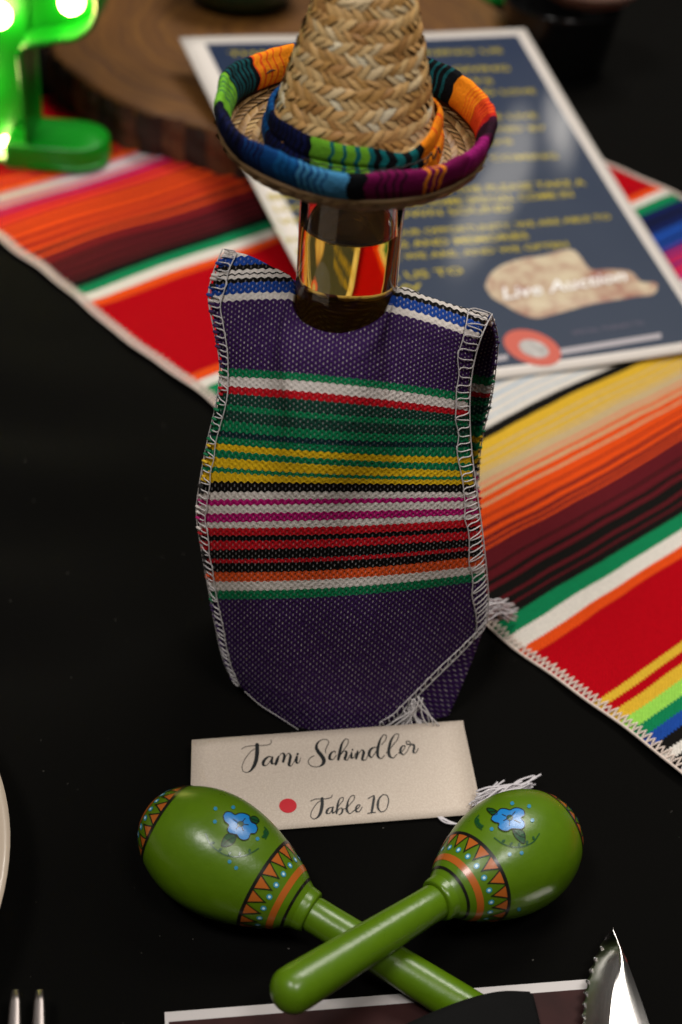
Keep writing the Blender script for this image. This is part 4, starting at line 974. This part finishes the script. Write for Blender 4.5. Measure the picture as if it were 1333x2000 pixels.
    for lf in art['leaves']:
        area_('leaf', lf, P_dg, .016); line_(lw, lf + [lf[0]], 4 * k, .024); line_(lw, [lf[0], tuple(np.mean(lf, 0)), lf[len(lf) // 2]], 3.5 * k, .024)
    lw.build('flower_outline', P_bk, shell_)
    area_('flower_centre', [tuple(cc_ + rc * .85 * np.array([math.cos(t), .85 * math.sin(t)])) for t in np.arange(10) * 2 * PI / 10], P_dg, .027)
    for wr in art['wreath']:
        gw = MB(); line_(gw, wr, 6 * k, .02); q = spline(wr, 7)
        for i_ in range(1, 6):
            t_v = q[i_ + 1 if i_ < 6 else i_] - q[i_ - 1]; nn_ = np.array([t_v[1], -t_v[0]]) / np.linalg.norm(t_v)
            if nn_ @ (cc_ - q[i_]) < 0: nn_ = -nn_
            tipq = q[i_] + nn_ * 26 * k + t_v / np.linalg.norm(t_v) * 12 * k
            for w2 in (4, 9, 13): line_(gw, [tuple(q[i_] + (tipq - q[i_]) * (.1 if w2 < 5 else .3)), tuple(q[i_] + (tipq - q[i_]) * .6), tuple(q[i_] + (tipq - q[i_]) * (1.0 if w2 < 5 else .85))], w2 * k, .021 + .001 * w2 / 10)
        if gw.v: gw.build('leaf_sprig', P_dg, shell_)
    for (x, y) in art['marks']:
        bw = MB()
        for t in (0, PI / 3, 2 * PI / 3):
            d_ = np.array([math.cos(t), math.sin(t)]) * 11 * k; line_(bw, [(x - d_[0], y - d_[1]), (x, y), (x + d_[0], y + d_[1])], 8 * k, .014 + .002 * t)
        if bw.v: bw.build('painted_mark', P_gn, shell_)
    return base
art1 = dict(c=(665, 320), flower=[(568,275),(580,255),(610,253),(635,268),(655,260),(690,262),(715,275),(722,300),(750,320),(760,350),(748,372),(722,375),(712,400),(685,410),(660,400),(645,380),(610,375),(592,355),(600,325),(578,305)],
    rays=[(622,292),(692,288),(640,348),(682,360),(712,325)], leaves=[[(645,388),(628,425),(592,444),(560,443),(565,410),(588,378),(612,370)], [(715,285),(740,275),(765,290),(770,305),(750,318),(730,312)]],
    wreath=[[(470,370),(490,420),(540,470),(600,498),(670,500),(730,480),(770,455)], [(800,335),(822,368),(806,405)]], marks=[(525,232),(522,305),(625,225),(762,402),(605,530),(642,565)])
art2 = dict(c=(688, 415), flower=[(600,380),(625,355),(665,355),(690,362),(715,350),(755,350),(785,368),(788,395),(765,415),(785,440),(790,470),(770,490),(735,490),(700,490),(670,505),(635,500),(610,480),(615,455),(585,445),(563,425),(570,405)],
    rays=[(635,392),(726,372),(645,435),(685,468),(760,450)], leaves=[[(706,494),(742,490),(784,512),(793,550),(785,588),(750,570),(722,540)], [(603,370),(570,352),(532,352),(545,375),(575,395),(600,393)]],
    wreath=[[(580,548),(640,590),(710,612),(790,605),(850,575),(890,520)], [(480,395),(452,430),(465,470),(500,495)]], marks=[(820,335),(842,430),(705,315),(565,490),(687,662),(768,652),(750,1035)])
t1 = onz(288, 1585, 2.0); e1 = onz(905, 1966, .62)
maraca('maraca', 'green maraca with blue flower lying lower, its head on the left of the place card', t1, e1, (240, 1500), 2.898, art1, 6.2, .5, .56, 1.0, .935)
t2 = onz(1106, 1603, 1.6); e2 = onz(545, 1950, 2.55)
maraca('maraca', 'green maraca with blue flower crossing on top, its head right of the place card', t2, e2, (800, 1480), 3.508, art2, float(np.linalg.norm(e2 - t2)) - 5.35 * .945 + .12, .5, .62, .945, .945)

# ------------------------------------------------------------------ menu card, napkin, cutlery, plate
menu = empty('menu_card', (2, -23, 0), 'dark maroon printed menu card with white margin under the maraca handles', 'menu card')
q0, q1 = onz(322, 1978, .06), onz(1180, 1911, .06); md = unit(q1 - q0); mp_ = np.array([md[1], -md[0], 0])
mb = MB(); mb.box((q0 + q1) / 2 + mp_ * 4.5 + np.array([0, 0, 0]), (np.linalg.norm(q1 - q0) + .0, 9, .05), np.stack([md, -mp_, [0, 0, 1]], 1)); mb.build('card_stock', plain('menu_white', 'b4aeac', .5), menu, smooth=False)
mm = Mat('menu_maroon_ink'); u, v, uv, ob = mm.uv(); mm.out(mm.mix(mm.noise(90, ob, 5, .6), srgb('1c0c0c'), srgb('3a1c1a')), .65); mm.b.inputs['Specular IOR Level'].default_value = .15
mb = MB(); mb.box((q0 + q1) / 2 + mp_ * 4.55 + np.array([0, 0, .03]), (np.linalg.norm(q1 - q0) - .5 + .3, 8.5, .01), np.stack([md, -mp_, [0, 0, 1]], 1)); mb.build('printed_panel', mm.m, menu, smooth=False)
# black cloth napkin over the end of the left maraca's handle
nap = empty('black_napkin', (5, -23, 0), 'folded black cloth napkin covering the end of a maraca handle', 'napkin')
m = Mat('black_napkin_cotton'); u, v, uv, ob = m.uv(); m.out((.003, .003, .003, 1), .9); m.bump(m.noise(700, ob, 3), .3, .0005); m.b.inputs['Specular IOR Level'].default_value = .15
n0 = onz(790, 2010, 1.2); n1 = onz(915, 1958, 1.25); n2_ = onz(1036, 1944, .5); n3 = onz(1078, 2014, .25)
NTop = [n0, (n0 + n1) / 2 + np.array([0, 0, .06]), n1, (n1 + n2_) / 2 + np.array([0, .05, .1]), n2_]
NBot = [p + np.array([.2 * i, -4.5, -.3]) for i, p in enumerate(NTop)]
def sp3(P_, n): 
    return spline3(np.array(P_), n)
tp, bt = sp3(NTop, 40), sp3(NBot, 40)
tt_ = np.linspace(0, 1, 30)[:, None, None]; Wn = (1 - tt_) * tp[None] + tt_ * bt[None]
Wn[..., 2] += .08 * np.sin(np.linspace(0, 9, 40))[None] * np.sin(np.linspace(0, PI, 30))[:, None]
Wn[..., 2] = np.maximum(Wn[..., 2], .14)
skirt = Wn[0].copy(); skirt[:, 2] = np.maximum(skirt[:, 2] - .35, .12); skirt[:, 1] -= .1
mb = MB(); mb.grid(np.concatenate([skirt[None], Wn]), flip=False); mb.build('folded_cloth', m.m, nap, solid=.1)
edge_r = Wn[:, -1].copy(); mb = MB(); mb.tube(edge_r, .09, 6); mb.build('hem', m.m, nap)

steel = Mat('brushed_steel'); u, v, uv, ob = steel.uv()
sn = steel.noise(1.0, steel.vec(steel.math('MULTIPLY', u, 40.0), steel.math('MULTIPLY', v, 3.0)), 3)
steel.out((.62, .60, .58, 1), steel.math('ADD', .13, steel.math('MULTIPLY', sn, .12)), Metallic=1.0); steel = steel.m
knife = empty('serrated_knife', (9, -20, 0), 'steel serrated steak knife pointing up at the lower right corner', 'knife')
KZ = .55
sp_pts = [onz(x, y, KZ + (.16 if y > 1815 else .02)) for x, y in ((1197, 1811), (1212, 1842), (1230, 1890), (1250, 1945), (1268, 1998), (1285, 2050), (1300, 2110))]
rg_pts = [onz(x, y, KZ + .22) for x, y in ((1197, 1813), (1208, 1850), (1210, 1880), (1200, 1925), (1193, 1980), (1190, 2050), (1188, 2110))]
tooth = [(1172, 1848), (1160, 1870), (1152, 1892), (1146, 1915), (1142, 1938), (1139, 1960), (1137, 1983), (1136, 2006), (1135, 2029), (1134, 2052), (1133, 2078), (1132, 2110)]
base_l = [(1197, 1811), (1185, 1829)]; dips = [0, 0]
for (a, b) in zip(tooth[:-1], tooth[1:]):
    for t in (.0, .12, .28, .45, .62, .78, .92):
        base_l.append((a[0] + (b[0] - a[0]) * t, a[1] + (b[1] - a[1]) * t)); dips.append(4.5 * math.sin(PI * t) ** .8 - 1.0)
base_l.append(tooth[-1]); dips.append(0); en = len(base_l)
ep = np.array([onz(x + d_, y + d_ * .2, KZ - .03) for (x, y), d_ in zip(base_l, dips)])
ei = np.array([onz(x + 7.5 * min(1, i_ / 3), y, KZ + .005) for i_, (x, y) in enumerate(base_l)])
dq = np.r_[0, np.cumsum(np.linalg.norm(np.diff(np.array(base_l), axis=0), axis=1))]; dq /= dq[-1]
def at_par(P_, n=400):
    q = spline3(P_, n); d_ = np.r_[0, np.cumsum(np.linalg.norm(np.diff(q, axis=0), axis=1))]; d_ /= d_[-1]
    return np.stack([np.interp(dq, d_, q[:, k]) for k in range(3)], 1)
rp = at_par(rg_pts); spn = at_par(sp_pts)
dk = lambda P_, z: np.stack([P_[:, 0], P_[:, 1], P_[:, 2] - z], 1)
mb = MB(); UVq = lambda n: np.stack(np.meshgrid(np.linspace(0, 1, n), np.linspace(0, 1, en), indexing='ij'), 2)
lf = [ei * (1 - t) + rp * t + np.array([0, 0, .012 * math.sin(PI * t)]) for t in np.linspace(0, 1, 6)]
rf = [rp * (1 - t) + spn * t + np.array([0, 0, .05 * math.sin(PI * t)]) for t in np.linspace(0, 1, 7)]
mb.grid(np.array([ep, ei]), UVq(2)); mb.grid(np.array(lf), UVq(6)); mb.grid(np.array(rf), UVq(7)); mb.grid(np.array([spn, dk(spn, .12)]), UVq(2)); mb.grid(np.array([dk(spn, .12), dk(ep, .02)]), UVq(2)); mb.grid(np.array([dk(ep, .02), ep]), UVq(2))
kb = mb.build('blade', steel, knife, smooth=True)
# smooth upper facets, hard ridge
mb = MB(); hb = (ep[-1] + spn[-1]) / 2; hd = unit(np.array([.12, -1, 0]))
mb.lathe([(0, 0), (.6, .02), (.75, .3), (.8, 3), (.95, 6), (1.0, 8.5), (.7, 9.4), (0, 9.6)], 32, hb + np.array([0, .2, .25]), np.stack([np.cross(hd, [0, 0, 1]), [0, 0, .6], hd], 1)); mb.build('handle', plain('dark_wood_handle', '2a1a10', .45), knife)
tb = MB()
for a in tooth[:-1]:
    p = onz(a[0] + 2, a[1] + 2, KZ + .02); tb.lathe([(0, -.05), (.045, -.03), (.06, 0), (.045, .03), (0, .05)], 8, p)
tb.build('serration_tips', steel, kb)['kind'] = 'stuff'

fsteel = plain('dull_steel', '8e8683', .38, Metallic=1.0)
fork = empty('dinner_fork', (-8.2, -24, 0), 'steel dinner fork with tines pointing up at the lower left corner', 'fork')
fx0 = [onz(x, 1932, 1.0) for x in (-64, -17, 30, 77)]
dirf = unit(onz(75, 2010, 1.0) - onz(77, 1935, 1.0))
for i, p in enumerate(fx0):
    mb = MB(); rows_ = []
    for t in np.linspace(0, 1, 16):
        c_ = p + dirf * (4.6 * t) * np.array([1, 1, 0]); c_[2] = .95 - .5 * math.sin(PI * min(1, t * .9 + .1)) * .4 + .05
        wd = (.13 + .07 * min(1, t * 3.2)) if t > .02 else .10; th_ = .05 + .03 * min(1, t * 3)
        s_ = np.cross(dirf, [0, 0, 1]); rows_.append([c_ + s_ * wd * math.cos(a) * (abs(math.cos(a)) ** -.35 if abs(math.cos(a)) > .05 else 1) + np.array([0, 0, th_ * math.sin(a)]) for a in np.arange(12) * 2 * PI / 12])
    mb.grid(np.array(rows_), close_v=True, flip=True); b0 = 0; mb.f.append(tuple(range(12))); mb.build('tine', fsteel, fork)
mb = MB(); rows_ = []
mid = (fx0[0] + fx0[3]) / 2
for t, wd in ((4.4, 1.25), (5.2, 1.3), (6.4, 1.2), (7.6, .7), (8.6, .42), (11, .4), (15, .7), (18, .8), (18.6, .5)):
    c_ = mid + dirf * t; c_[2] = .75 + .35 * math.sin(min(1, t / 12) * PI); s_ = np.cross(dirf, [0, 0, 1])
    rows_.append([c_ + s_ * wd * math.cos(a) + np.array([0, 0, .13 * math.sin(a)]) for a in np.arange(12) * 2 * PI / 12])
mb.grid(np.array(rows_), close_v=True, flip=True); mb.build('handle', fsteel, fork)
pc = onz(18, 1645, 1.9); pc = np.array([-17.78, -20.00, 0])
china = Mat('cream_china'); china.out(srgb('b5a694'), .3); china.b.inputs['Coat Weight'].default_value = .3; china = china.m
plate = empty('dinner_plate', pc, 'cream china plate, only its rim showing at the left edge', 'plate')
mb = MB(); mb.lathe(spline([(0, .5), (5.2, .5), (6.2, .62), (7.0, 1.1), (9.2, 1.85), (9.52, 1.98), (9.6, 1.9), (9.45, 1.72), (7.2, .8), (6.2, .25), (5.2, .12), (0, .15)], 60).tolist(), 128, pc); mb.build('dish', china, plate)
mb = MB(); mb.lathe([(4.9, .14), (5.0, .0), (5.3, .0), (5.45, .16)], 96, pc); mb.build('foot_ring', china, plate)
bpy.context.view_layer.update()
